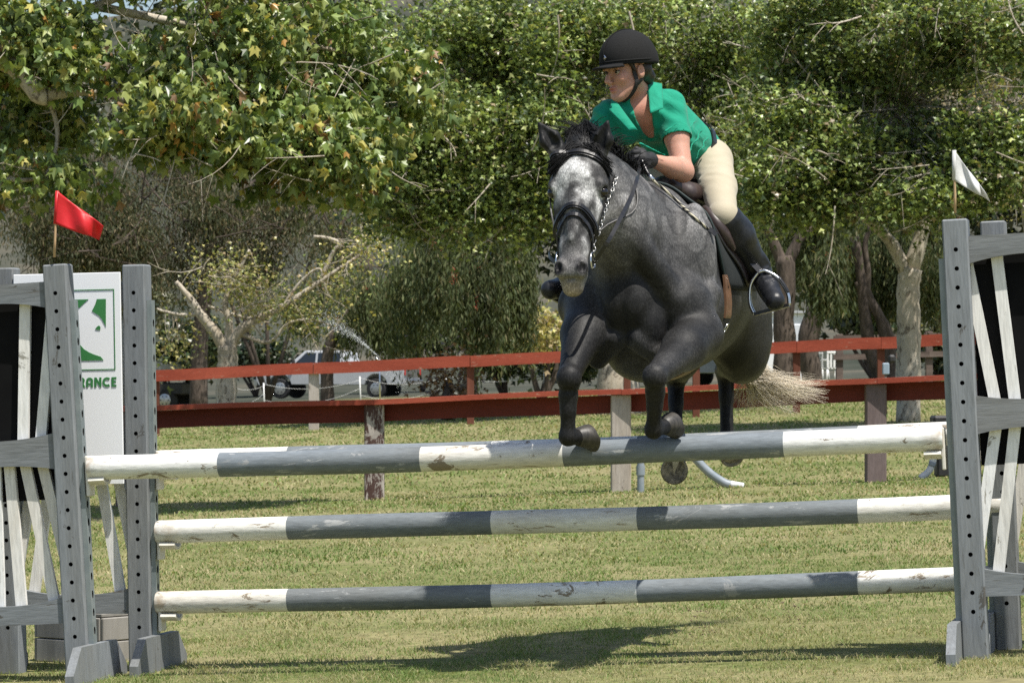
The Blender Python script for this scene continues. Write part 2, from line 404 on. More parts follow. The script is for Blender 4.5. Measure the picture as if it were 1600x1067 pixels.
# ------------------------------------------------------------------ ground: one sheet out to the hills
def build_ground():
    xs = np.concatenate([np.linspace(-700, -60, 26)[:-1], np.linspace(-60, -12, 30)[:-1], np.linspace(-12, 12, 97)[:-1], np.linspace(12, 60, 30)[:-1], np.linspace(60, 700, 26)])
    ys = np.concatenate([np.linspace(-50, 10, 13)[:-1], np.linspace(10, 60, 151)[:-1], np.linspace(60, 180, 81)[:-1], np.linspace(180, 1400, 90)])
    X, Y = np.meshgrid(xs, ys, indexing='ij'); Z = gz(X, Y)
    p = np.stack([X.ravel(), Y.ravel(), np.zeros(X.size)], 1)
    Z = Z+((vnoise(p, .9, 1)-.5)*.03+(vnoise(p, .25, 2)-.5)*.04).reshape(X.shape)*np.clip((Y-14)/12, .25, 1)
    far = sstep(170, 420, Y); Z = Z+((vnoise(p, .012, 3)-.5)*42+(vnoise(p, .05, 4)-.5)*9).reshape(X.shape)*far
    nx, ny = X.shape; i = np.arange(nx*ny).reshape(nx, ny)
    Q = np.stack([i[:-1, :-1], i[1:, :-1], i[1:, 1:], i[:-1, 1:]], -1).reshape(-1, 4)
    o = obj('ground', np.stack([X, Y, Z], -1).reshape(-1, 3), Q, M_ground, smooth=True)
    tag(o, kind='structure'); return xs, ys, Z
GX, GY, GZ = build_ground()
def gsurf(x, y):                        # height of the sheet as built
    x = np.asarray(x, float); y = np.asarray(y, float)
    i = np.clip(np.searchsorted(GX, x)-1, 0, len(GX)-2); j = np.clip(np.searchsorted(GY, y)-1, 0, len(GY)-2)
    a = (x-GX[i])/(GX[i+1]-GX[i]); b = (y-GY[j])/(GY[j+1]-GY[j])
    return GZ[i, j]*(1-a)*(1-b)+GZ[i+1, j]*a*(1-b)+GZ[i, j+1]*(1-a)*b+GZ[i+1, j+1]*a*b
M_blade = mk_leaf('grass blade', .3, .6, .25)
def build_grass():
    zones = [(13.3, 15.2, 6000, .030, .0028), (15.2, 17.5, 4200, .031, .0034), (17.5, 22, 2000, .033, .005), (22, 29, 900, .036, .008), (29, 38, 480, .040, .012), (38, 60, 190, .05, .018), (60, 95, 40, .07, .035)]
    VV, CC = [], []
    for y0, y1, dens, hgt, wid in zones:
        hw0 = .165*y1+1.0; n = int((y1-y0)*2*hw0*dens)
        x = rng.uniform(-hw0, hw0, n); y = rng.uniform(y0, y1, n); keep = np.abs(x) < .162*y+.9; x, y = x[keep], y[keep]; n = len(x)
        p = np.stack([x, y*.8, np.zeros(n)], 1)
        patch = vnoise(p, .55, 5)*.6+vnoise(p, 1.7, 6)*.4; dry = sstep(.44, .62, vnoise(p*np.array([1, 1, 1]), .8, 9)*.55+vnoise(p, 3.1, 10)*.45)
        mow = .5+.5*np.sin((y+.2*x)*1.7)
        tuft = vnoise(p, 4.5, 8); keep = rng.random(n) < .35+.9*tuft
        x, y, p, patch, dry, tuft, mow = [a[keep] for a in (x, y, p, patch, dry, tuft, mow)]; n = len(x)
        h = .85*hgt*(.45+.75*rng.random(n))*(.65+.7*tuft); an = rng.uniform(0, 2*math.pi, n); w_ = wid*(.6+.8*rng.random(n))
        ln = rng.normal(0, .75, (n, 2))*h[:, None]; base = np.stack([x, y, gsurf(x, y)-.006], 1)
        dx = np.stack([np.cos(an), np.sin(an), np.zeros(n)], 1)*w_[:, None]*.5
        mid = base+np.stack([ln[:, 0]*.35, ln[:, 1]*.35, h*.6], 1); tip = base+np.stack([ln[:, 0], ln[:, 1], h*(1-.25*rng.random(n))], 1)
        V = np.stack([base-dx, base+dx, mid-dx*.8, mid+dx*.8, tip], 1); VV.append(V)
        g1 = np.array([.135, .212, .055]); g2 = np.array([.235, .305, .10]); st = np.array([.47, .40, .235]); dk = np.array([.09, .13, .035])
        r1 = rng.random(n); c = mixv(g1, g2, np.clip(patch*1.2-.1+.35*(r1-.5), 0, 1))
        sel = rng.random(n) < .17+.5*dry; c[sel] = mixv(c[sel], st, .55+.45*rng.random(sel.sum()))
        sel = rng.random(n) < .12; c[sel] = mixv(c[sel], dk, .6*np.ones(sel.sum())); c *= (.78+.4*rng.random(n))[:, None]
        CC.append(np.repeat(c[:, None, :], 5, 1))
    V = np.concatenate(VV); c = np.concatenate(CC).reshape(-1, 3); n = len(V)
    T = np.array([[0, 1, 3], [0, 3, 2], [2, 3, 4]]); Fc = (np.arange(n)[:, None, None]*5+T[None]).reshape(-1, 3)
    o = obj('lawn_grass', V.reshape(-1, 3), Fc, M_blade, col=c, smooth=False)
    tag(o, 'short green and straw coloured grass covering the riding field', 'grass', kind='stuff')
build_grass()
# ------------------------------------------------------------------ the jump
YAW = R(-12); e1 = np.array([math.cos(YAW), math.sin(YAW), 0]); e2 = np.array([-math.sin(YAW), math.cos(YAW), 0])
def holed(mb, org, ux, uz, un, w_, zs, pitch, r, z0, z1, depth=.03, tall=1.0):
    # a face of width w_ from z0 to z1 with round holes at the heights zs, each a short tunnel
    org, ux, uz, un = [np.asarray(a, float) for a in (org, ux, uz, un)]
    def pt(a, b, d=0): return org+ux*a+uz*b+un*d
    lo = zs[0]-pitch/2; hi = zs[-1]+pitch/2
    mb.cm = 0
    for a, b in ((z0, lo), (hi, z1)):
        if b-a > 1e-4: mb.add([pt(-w_/2, a), pt(w_/2, a), pt(w_/2, b), pt(-w_/2, b)], [(0, 1, 2, 3)])
    sq = [(-.5, -.5), (0, -.5), (.5, -.5), (.5, 0), (.5, .5), (0, .5), (-.5, .5), (-.5, 0)]
    for zc in zs:
        V = [pt(a*w_, zc+b*pitch) for a, b in sq]
        ang = [-135, -90, -45, 0, 45, 90, 135, 180]
        V += [pt(r*math.cos(R(a)), zc+tall*r*math.sin(R(a))) for a in ang]+[pt(r*math.cos(R(a)), zc+tall*r*math.sin(R(a)), depth) for a in ang]
        mb.cm = 0; mb.add(V, [(i, (i+1) % 8, 8+(i+1) % 8, 8+i) for i in range(8)])
        mb.cm = 1; mb.add(V, [(8+i, 8+(i+1) % 8, 16+(i+1) % 8, 16+i) for i in range(8)]+[tuple(range(16, 24))])
    mb.cm = 0
PH, PW, PD = 1.77, .102, .095
def make_post(parent, x, name='post'):
    mb = MB(); b = .006; zs = [.20+.0762*i for i in range(20)]
    holed(mb, (x, -PD/2, 0), (1, 0, 0), (0, 0, 1), (0, 1, 0), PW-2*b, zs, .0762, .0095, 0, PH-b)
    X0, X1, Y0, Y1 = x-PW/2, x+PW/2, -PD/2, PD/2; V = []
    for z, q in ((0, 0), (PH-b, 0), (PH, b)):
        V += [(X0+b, Y0+q, z), (X0+q, Y0+b, z), (X0+q, Y1-q, z), (X1-q, Y1-q, z), (X1-q, Y0+b, z), (X1-b, Y0+q, z)]
    Fc = []
    for i in (0, 6):
        for j in range(6):
            if i == 0 and j == 5: continue
            Fc.append((i+j, i+(j+1) % 6, i+6+(j+1) % 6, i+6+j))
    Fc.append(tuple(range(12, 18))); mb.cm = 0; mb.add(V, Fc)
    mb.build(name, [M_grey, M_hole], parent, local=True, fix=False)
def board_poly(x0, x1, top, bot, n=14):  # top(t), bot(t) for t in -1..1
    ts = np.linspace(-1, 1, n); xs = [(x0+x1)/2+(x1-x0)/2*t for t in ts]
    return [(x, bot(t)) for x, t in zip(xs, ts)]+[(x, top(t)) for x, t in list(zip(xs, ts))[::-1]]
def wing(name, base, s, lean, label, panel, cups, sign=False, group='jump wings', yawx=0):
    # s = -1: the wing runs to the left of its inner post; +1: to the right
    w_ = thing(name, label, 'jump stand', base, (0, lean, YAW+yawx), group)
    make_post(w_, 0); make_post(w_, s*.60)
    xi, xo = s*(PW/2), s*(.60-PW/2); a, b = min(xi, xo), max(xi, xo); xc = (a+b)/2
    cur = lambda t: (1-abs(t)**2.2)
    for top, bot in ((lambda t: 1.700, lambda t: 1.590+.030*cur(t)), (lambda t: 1.060-.022*cur(t), lambda t: .908+.022*cur(t)), (lambda t: .368-.030*cur(t), lambda t: .258)):
        mb = MB(); mb.prism(board_poly(a, b, top, bot), -.030, .004); mb.build('cross_board', M_greyx, w_, local=True)
    def slat(x0, z0, x1, z1, yy):
        mb = MB(); hwid = .0235; L_ = math.hypot(x1-x0, z1-z0); nx, nz = (z1-z0)/L_*hwid/ max(.3, (z1-z0)/L_), 0
        mb.prism([(x0-hwid, z0), (x0+hwid, z0), (x1+hwid, z1), (x1-hwid, z1)], yy, yy+.022); mb.build('slat', M_white, w_, local=True)
    for q in (-1, 1):
        for j, (tm, mm, bm_) in enumerate(((None, .030, .050), (.145, .095, .205), (.27, .170, .300))):
            if tm: slat(xc+q*mm, .985, xc+q*tm, 1.640, .006)
            slat(xc+q*bm_, .300, xc+q*mm, .980, .006)
    if panel:
        mb = MB(); mb.box((xc, .036, (.78+1.64)/2), (b-a-.004, .006, .86)); mb.build('back_panel', panel, w_, local=True)
    # perforated channel on the inner side of the inner post
    mb = MB(); xs_ = -s*(PW/2+.0315); zs = [.22+.0762*i for i in range(18)]
    z0, z1 = .16, 1.615; yh = .024
    holed(mb, (-s*(PW/2+.022), 0, 0), (0, 1, 0), (0, 0, 1), (s, 0, 0), 2*yh, zs, .0762, .011, z0, z1, .02, 1.6)
    xa, xb = sorted((-s*(PW/2+.0008), -s*(PW/2+.022)))
    mb.add([(x, y, z) for x in (xa, xb) for y in (-yh, yh) for z in (z0, z1)], [(0, 4, 5, 1), (2, 3, 7, 6), (0, 2, 6, 4), (1, 5, 7, 3)])
    mb.build('hole_channel', [M_channel, M_hole], w_, local=True, fix=False)
    for px_ in (-s*(PW/2+.02), s*(.60+PW/2+.02)):   # feet: boards that run front to back
        mb = MB(); hl = .35; poly = [(-hl, 0), (hl, 0), (hl, .055), (hl-.12, .165), (-hl+.12, .165), (-hl, .055)]
        V = [(px_-.019, y, z) for y, z in poly]+[(px_+.019, y, z) for y, z in poly]; n = 6
        mb.add(V, [tuple(range(n)), tuple(range(2*n-1, n-1, -1))]+[(i, i+n, (i+1) % n+n, (i+1) % n) for i in range(n)])
        mb.build('foot_board', M_grey, w_, local=True)
    for zc in cups:                       # shallow cups that carry the poles
        mb = MB(); x0 = -s*(PW/2+.031)
        mb.box((x0-s*.008, 0, zc-.035), (.015, .075, .17), bev=.004)
        r = .062; pol = [(r*math.sin(R(q)), zc-.002-r*math.cos(R(q))) for q in range(-48, 49, 12)]; pol2 = [(y*1.16, z-.012) for y, z in pol[::-1]]
        xa, xb = x0-s*.0155, x0-s*.085; poly = pol+pol2; n = len(poly)
        V = [(xa, y, z) for y, z in poly]+[(xb, y, z) for y, z in poly]; k = len(pol)
        Fc = [(i, i+1, n+i+1, n+i) for i in range(n-1)]+[(n-1, 0, n, 2*n-1)]
        for o_ in (0, n): Fc += [tuple(o_+q for q in (i, i+1, n-2-i, n-1-i)) for i in range(k-1)]
        mb.add(V, Fc); mb.build('jump_cup', M_cup, w_, local=True)
    return w_
def at_base(px, D, sink=.01):
    x = (px-800)/F*D; return (x, D, float(gsurf(x, D))-sink)
# pole end points (front top, back top, back middle, back low)
poles = [(P(139, 732, 14.98), P(1474, 685, 14.255)), None, (P(246, 831.5, 15.41), None), (P(246, 942.5, 15.41), None)]
bR = P(1490, 791, 14.67); bR3 = P(1490, 905.5, 14.67); bT0 = P(246, 722.5, 15.41); bT1 = P(1490, 677.5, 14.67)
def extend(a, b, L_): d = (b-a)/np.linalg.norm(b-a); return a, a+d*L_
pole_def = [(poles[0][0], poles[0][1], (215, 325, 225, 340, 240), .0515, 'front top pole of the jump, white and grey, under the horse\'s front hooves'),
            (*extend(bT0, bT1, 3.66), (210, 318, 222, 329, 215), .0495, 'back top pole of the jump, only its upper edge showing'),
            (*extend(P(246, 831.5, 15.41), bR, 3.66), (210, 318, 222, 329, 215), .0505, 'middle height white and grey jump pole with flaked paint'),
            (*extend(P(246, 942.5, 15.41), bR3, 3.66), (210, 318, 222, 329, 215), .0495, 'lowest white and grey jump pole, nearest the grass')]
for a, b, segs, r, lab in pole_def:
    d = b-a; L_ = np.linalg.norm(d); mid = (a+b)/2; n = 28; cum = np.concatenate([[0], np.cumsum(segs)/sum(segs)])*L_-L_/2
    prof = []; mis = []; st = [-L_/2, -L_/2+.006]; 
    V = []; Fc = []; mi = []
    rings = [(-L_/2, .93)]+[(-L_/2+.008, 1.0)]
    cuts = list(cum[1:-1]); xs = sorted(set([-L_/2+.05*i for i in range(1, int(L_/.05)+1) if -L_/2+.05*i < L_/2-.03]+cuts)); rings += [(x, 1.0) for x in xs if x > -L_/2+.02]+[(L_/2-.008, 1.0), (L_/2, .93)]
    ph = rng.uniform(0, 6.3, 4)
    for x, q in rings:
        rr = r*q*(1+.012*math.sin(x*3.1+ph[0])+.008*math.sin(x*7.7+ph[1])); oy = .004*math.sin(x*1.3+ph[2]); oz = .004*math.sin(x*1.6+ph[3])-.006*(1-(2*x/L_)**2)
        V += [(x, oy+rr*math.cos(2*math.pi*j/n), oz+rr*math.sin(2*math.pi*j/n)) for j in range(n)]
    for i in range(len(rings)-1):
        xm = (rings[i][0]+rings[i+1][0])/2; band = int(np.searchsorted(cum, xm))-1
        for j in range(n): Fc.append((i*n+j, i*n+(j+1) % n, (i+1)*n+(j+1) % n, (i+1)*n+j)); mi.append(band % 2)
    Fc += [tuple(range(n-1, -1, -1)), tuple(range((len(rings)-1)*n, len(rings)*n))]; mi += [2, 2]
    o = obj('jump_pole', np.array(V), Fc, [M_pw, M_pg, M_pend], smooth=True, mi=mi)
    bm = bmesh.new(); bm.from_mesh(o.data); bmesh.ops.recalc_face_normals(bm, faces=bm.faces); bm.to_mesh(o.data); bm.free()
    o.data.set_sharp_from_angle(angle=R(50))
    o.location = Vector(mid); o.rotation_euler = (0, -math.asin(d[2]/L_), math.atan2(d[1], d[0]))
    tag(o, lab, 'jump pole', 'poles of the jump')
def cup_z(base, lean, p): return float(np.linalg.norm(np.array(p)-np.array(base)) * 0 + (p[2]-base[2]))
bFL = at_base(127, 15.0); bFR = at_base(1526, 14.235); bRL = at_base(224, 15.43); bRR = at_base(1577, 14.63)
pd = pole_def
wing('jump_wing', bFL, -1, -.060, 'grey jump stand with the red flag on its post', M_black, [pd[0][0][2]-bFL[2]])
wing('jump_wing', bFR, 1, -.048, 'grey jump stand with the white flag on its post', M_black, [pd[0][1][2]-bFR[2]])
M_sign = mk('white sign board', (.90, .91, .92), (.92, .93, .94), 2, .35)
rl = wing('jump_wing', bRL, -1, -.018, 'grey jump stand behind the red flag\'s, carrying the white sign', None, [pd[k][0][2]-bRL[2] for k in (1, 2, 3)])
wing('jump_wing', bRR, 1, -.037, 'grey jump stand behind the white flag\'s, mostly hidden', None, [pd[k][1][2]-bRR[2] for k in (1, 2, 3)])
# ------------------------------------------------------------------ the sign on the back left stand
M_sgreen = mk('sign green print', (.045, .20, .06), (.05, .22, .065), 4, .45)
def build_sign():
    rot = Matrix.LocRotScale(Vector(bRL), Vector((0, 0, 0)).to_track_quat('Z', 'Y') if False else None, None)
    s = thing('sponsor_sign', 'white sign with green horse head mark hung on the stand', 'sign', bRL, (0, -.018, YAW))
    S = 5550/15.42
    def lp(px, py):                      # pixel -> coordinates on the sign's face
        z = CZ-(py-HY)/S-bRL[2]; x = ((px-800)/S-bRL[0])/math.cos(YAW)+.018*z; return x, z
    x0 = -.545; x1 = lp(196, 600)[0]-.001; z1 = lp(190, 425)[1]; z0 = lp(190, 755)[1]; yf = -.055
    mb = MB(); mb.box(((x0+x1)/2, yf+.006, (z0+z1)/2), (x1-x0, .010, z1-z0), bev=.002); mb.build('board', M_sign, s, local=True)
    def flat(name, pts, dy=.0012, par=s):
        mb = MB(); mb.prism(pts, yf-dy, yf+.0005); return mb.build(name, M_sgreen, par, local=True)
    L0, T0 = lp(96, 451); R0, B0 = lp(185.5, 577); tk = .004
    for nm, (a, b, c, d) in {'frame_line': (L0, R0, T0-tk, T0), 'frame_line.001': (L0, R0, B0, B0+tk), 'frame_line.002': (R0-tk, R0, B0+tk, T0-tk), 'frame_line.003': (L0, L0+tk, B0+tk, T0-tk)}.items():
        flat('frame_line', [(a, c), (b, c), (b, d), (a, d)])
    c3 = lambda pts: [lp(280*0+x/2.669, 280+y/2.669) for x, y in pts]
    flat('mark_shape', c3([(262, 497), (380, 497), (362, 512), (340, 532), (322, 524), (300, 520), (262, 519)]))
    flat('mark_shape', c3([(415, 497), (454, 497), (454, 614), (446, 598), (436, 580), (424, 566), (408, 556), (394, 546), (402, 532), (410, 516)]))
    flat('mark_shape', c3([(408, 622), (416, 612), (425, 607), (431, 614), (430, 626), (418, 625)]))
    flat('mark_shape', c3([(262, 668), (300, 672), (345, 687), (360, 704), (382, 718), (405, 728), (432, 737), (444, 752), (262, 752)]))
    # lettering, one glyph per part, heavy strokes
    def letter(polys):
        mb = MB()
        for pl in polys: mb.prism(c3(pl), yf-.0014, yf+.0005)
        mb.build('letter', M_sgreen, s, local=True)
    def arc(cx, cy, rx, ry, a0, a1, t, n=10):
        o = [(cx+rx*math.cos(R(a0+(a1-a0)*i/n)), cy+ry*math.sin(R(a0+(a1-a0)*i/n))) for i in range(n+1)]
        return o+[(cx+(rx-t)*math.cos(R(a1+(a0-a1)*i/n)), cy+(ry-t)*math.sin(R(a1+(a0-a1)*i/n))) for i in range(n+1)]
    T, B = 823, 863; t = 9.5
    letter([[(336, T), (336+t, T), (336+t, B), (336, B)], [(346, T), (352, T), (352, T+8), (346, T+8)], arc(352, T+12, 12, 12, -90, 90, 8), [(346, T+16), (352, T+16), (352, T+24), (346, T+24)], [(350, T+24.2), (358, T+22), (366, B), (355, B)]])
    letter([[(370, B), (370, T+12), (379, T+12), (379, B)], arc(384.5, T+13, 14.5, 13, 180, 360, 9), [(390, T+13), (399, T+13), (399, B), (390, B)], [(379.1, T+23), (389.9, T+23), (389.9, T+30), (379.1, T+30)]])
    letter([[(405, T), (414, T), (414, B), (405, B)], [(414.1, T), (426, T+22), (426, B-4), (414.1, T+17)], [(426.1, T), (435, T), (435, B), (426.1, B)]])
    letter([arc(459, T+20, 20, 20, 50, 310, 9.5, 16)])
    letter([[(478, T), (487, T), (487, B), (478, B)], [(487.1, T), (499, T), (499, T+8), (487.1, T+8)], [(487.1, T+16), (497, T+16), (497, T+23), (487.1, T+23)], [(487.1, B-8), (499, B-8), (499, B), (487.1, B)]])
build_sign()
# ------------------------------------------------------------------ flags
M_stick = mk('bare wooden stick', (.42, .27, .14), (.52, .36, .2), 60, .7, stretch=(1, 1, .1))
def cloth_mat(name, c):
    m, t, b, tc = mat_base(name); b.inputs['Base Color'].default_value = (*c, 1); b.inputs['Roughness'].default_value = .42
    tr = nd(t, 'ShaderNodeBsdfTranslucent'); tr.inputs[0].default_value = (*c, 1); mx = nd(t, 'ShaderNodeMixShader'); mx.inputs[0].default_value = .3
    n = noise(t, tc, 18, 3); bump(t, b, n.outputs[0], .25, .01)
    t.links.new(b.outputs[0], mx.inputs[1]); t.links.new(tr.outputs[0], mx.inputs[2]); t.links.new(mx.outputs[0], t.nodes['Material Output'].inputs[0]); return m
def flag(label, foot, top, quad, D, mat, wav):
    a = P(*foot, D); b = P(*top, D); t = thing('flag', label, 'flag', a)
    mb = MB(); mb.tube(np.linspace(a, b, 5), .0055, 8); mb.build('stick', M_stick, t, smooth=True)
    A, B, Cc, E = [np.array(q, float) for q in quad]; nu, nv = 22, 12; V = []
    for i in range(nu+1):
        for j in range(nv+1):
            u, v = i/nu, j/nv
            px, py = (A*(1-v)+B*v)*(1-u)+(E*(1-v)+Cc*v)*u
            dd = wav*(math.sin(u*5.5+v*2.2)*.6+.4*math.sin(u*11-v*3))*u**.7
            V.append(P(px, py+1.5*math.sin(u*6)*u, D-.006+dd))
    idx = lambda i, j: i*(nv+1)+j
    Fc = [(idx(i, j), idx(i+1, j), idx(i+1, j+1), idx(i, j+1)) for i in range(nu) for j in range(nv)]
    o = obj('cloth', np.array(V), Fc, mat, t, smooth=True); s = o.modifiers.new('thick', 'SOLIDIFY'); s.thickness = .0015
    mb = MB(); q0, q1 = P(quad[0][0], quad[0][1], D), P(quad[1][0], quad[1][1], D); mb.tube([q0+(b-a)*0, q1], .0085, 8); mb.build('sleeve', mat, t, smooth=True)
flag('red flag on a bare stick atop the left front post', (85, 402), (88.3, 299), ((89.5, 298.5), (86.5, 350), (155, 376), (162, 354)), 14.97, cloth_mat('red cloth', (.72, .025, .03)), .035)
flag('white flag on a bare stick atop the right front post', (1492.5, 333), (1491, 235), ((1491, 235), (1491, 282), (1547, 316), (1543, 306)), 14.22, cloth_mat('white cloth', (.74, .74, .72)), .05)
# ------------------------------------------------------------------ fences
def quadboard(mb, a, b, up0, up1, y0, y1, n=10, wob=.006):   # a board between a and b; up0..up1 heights, y0..y1 depth
    V = []; ph = rng.uniform(0, 6, 2)
    for i in range(n+1):
        t = i/n; p = a+(b-a)*t; q = wob*math.sin(t*5+ph[0])
        V += [p+np.array([0, y0, up0+q]), p+np.array([0, y0, up1+q]), p+np.array([0, y1, up1+q]), p+np.array([0, y1, up0+q])]
    Fc = [(i*4+j, i*4+(j+1) % 4, i*4+4+(j+1) % 4, i*4+4+j) for i in range(n) for j in range(4)]+[(3, 2, 1, 0), tuple(range(4*n, 4*n+4))]
    mb.add(V, Fc)
M_red_shade = mat_paint('red fence paint with shade in colour', (.13, .022, .014), (.18, .03, .018), (.25, .12, .09), .74, 3, grain=(.06, 1, 1))  # face board red darkened: shade under the top board put into the colour
def near_fence():
    pos = [(-195, 35.9), (197, 35.5), (585, 35.1), (970, 34.6), (1368, 34.05), (1768, 33.5)]
    f = thing('rail_fence', 'low red board fence on stout posts right behind the jump', 'fence', on_ground(585, 35.1))
    tops = []
    for i, (px, D) in enumerate(pos):
        g = np.array(at_base(px, D, 0)); H = .945; tops.append(g+np.array([0, 0, H])); wd = .205
        mb = MB(); mb.box(g+np.array([0, 0, H/2-.05]), (wd*.95, .19, H+.1), bev=.012)
        mb.build('post', M_post[(i+1) % 3], f, smooth=False)
    for a, b in zip(tops[:-1], tops[1:]):
        d = (b-a)*.0006
        mb = MB(); quadboard(mb, a+d, b-d, .002, .052, -.155, .10); mb.build('top_board', M_red, f)
        mb = MB(); quadboard(mb, a+d, b-d, -.175, .0005, .0975, .135); mb.build('face_board', M_red_shade, f)
near_fence()
def far_fence():
    f = thing('rail_fence', 'farther red fence of one rail on thin posts before the parked pickup', 'fence', on_ground(490, 55))
    px = [-10, 243, 490, 735, 980, 1088, 1245, 1377, 1500, 1745]; tops = []
    ry = lambda x: 587-(x-240)*.0452
    for i, x in enumerate(px):
        D = 55.5-(x-240)*.0016; X = (x-800)/F*D; top = P(x, ry(x)-8, D); g = float(gsurf(X, D)); tops.append(top)
        mb = MB(); mb.box((X, D+.07, (g-.1+top[2])/2), (.11 if i != 2 else .16, .10, top[2]-g+.1), bev=.006)
        mb.build('post', M_post[1] if i == 2 else M_redpost, f)
    for a, b in zip(tops[:-1], tops[1:]):
        mb = MB(); quadboard(mb, a, b-(b-a)*.004, -.165, .01, -.03, .018); mb.build('rail', M_red, f)
M_redpost = mat_paint('reddish brown post', (.13, .045, .028), (.19, .07, .045), (.26, .19, .15), .66, 6, .9)
far_fence()
# ------------------------------------------------------------------ the horse
HA = R(17); O = np.array([.70, 15.35, 0.]); Fw = np.array([-math.sin(HA), -math.cos(HA), 0]); Lf = np.array([math.cos(HA), -math.sin(HA), 0]); Up = np.array([0, 0, 1.])
def H(u, v, z): return O+Fw*u+Lf*v+Up*z
_tk = np.array([(-.87, 1.60, .03, .03), (-.84, 1.60, .08, .10), (-.78, 1.59, .14, .18), (-.68, 1.585, .195, .24), (-.5, 1.585, .250, .285), (-.25, 1.58, .298, .315), (0, 1.575, .318, .355), (.25, 1.58, .292, .382), (.45, 1.60, .238, .395), (.6, 1.585, .215, .34), (.71, 1.55, .175, .26), (.79, 1.52, .12, .17), (.84, 1.5, .08, .09), (.86, 1.5, .03, .03)])
_us = np.linspace(-.87, .86, 240); _ts = spline(_tk, 240*2); _ts = _ts[np.argsort(_ts[:, 0])]
TR = np.stack([np.interp(_us, _ts[:, 0], _ts[:, i]) for i in (1, 2, 3)], 1)
def trunk(u): return [np.interp(u, _us, TR[:, i]) for i in range(3)]
def tsurf(u, th, off=0.0):               # point on the trunk: th = 0 on the back, +90 deg on the left side
    zc, hw, hh = trunk(u); e = .92
    s, c = np.sin(th), np.cos(th)
    return H(0, 0, 0)+np.multiply.outer(np.asarray(u), Fw)+np.multiply.outer((hw+off)*s, Lf)+np.multiply.outer(zc+(hh+off)*c, Up)
hp = dict(
    LFe=P(1092, 522, 14.66), LFk=P(1023, 588, 14.20), LFc=P(1024, 612, 14.22), LFf=P(1021, 671, 14.30), LFp=P(1040, 665, 14.38),
    RFe=P(922, 488, 14.72), RFk=P(889, 590, 14.36), RFc=P(888, 618, 14.36), RFf=P(887, 682, 14.38), RFp=P(905, 683, 14.43),
    LHs=P(1160, 556, 15.86), LHh=P(1134, 578, 16.28), LHf=P(1136, 690, 16.22), LHp=P(1140, 706, 16.16),
    RHs=P(1062, 545, 15.90), RHh=P(1056, 590, 16.15), RHf=P(1056, 700, 15.98), RHp=P(1055, 722, 15.90))
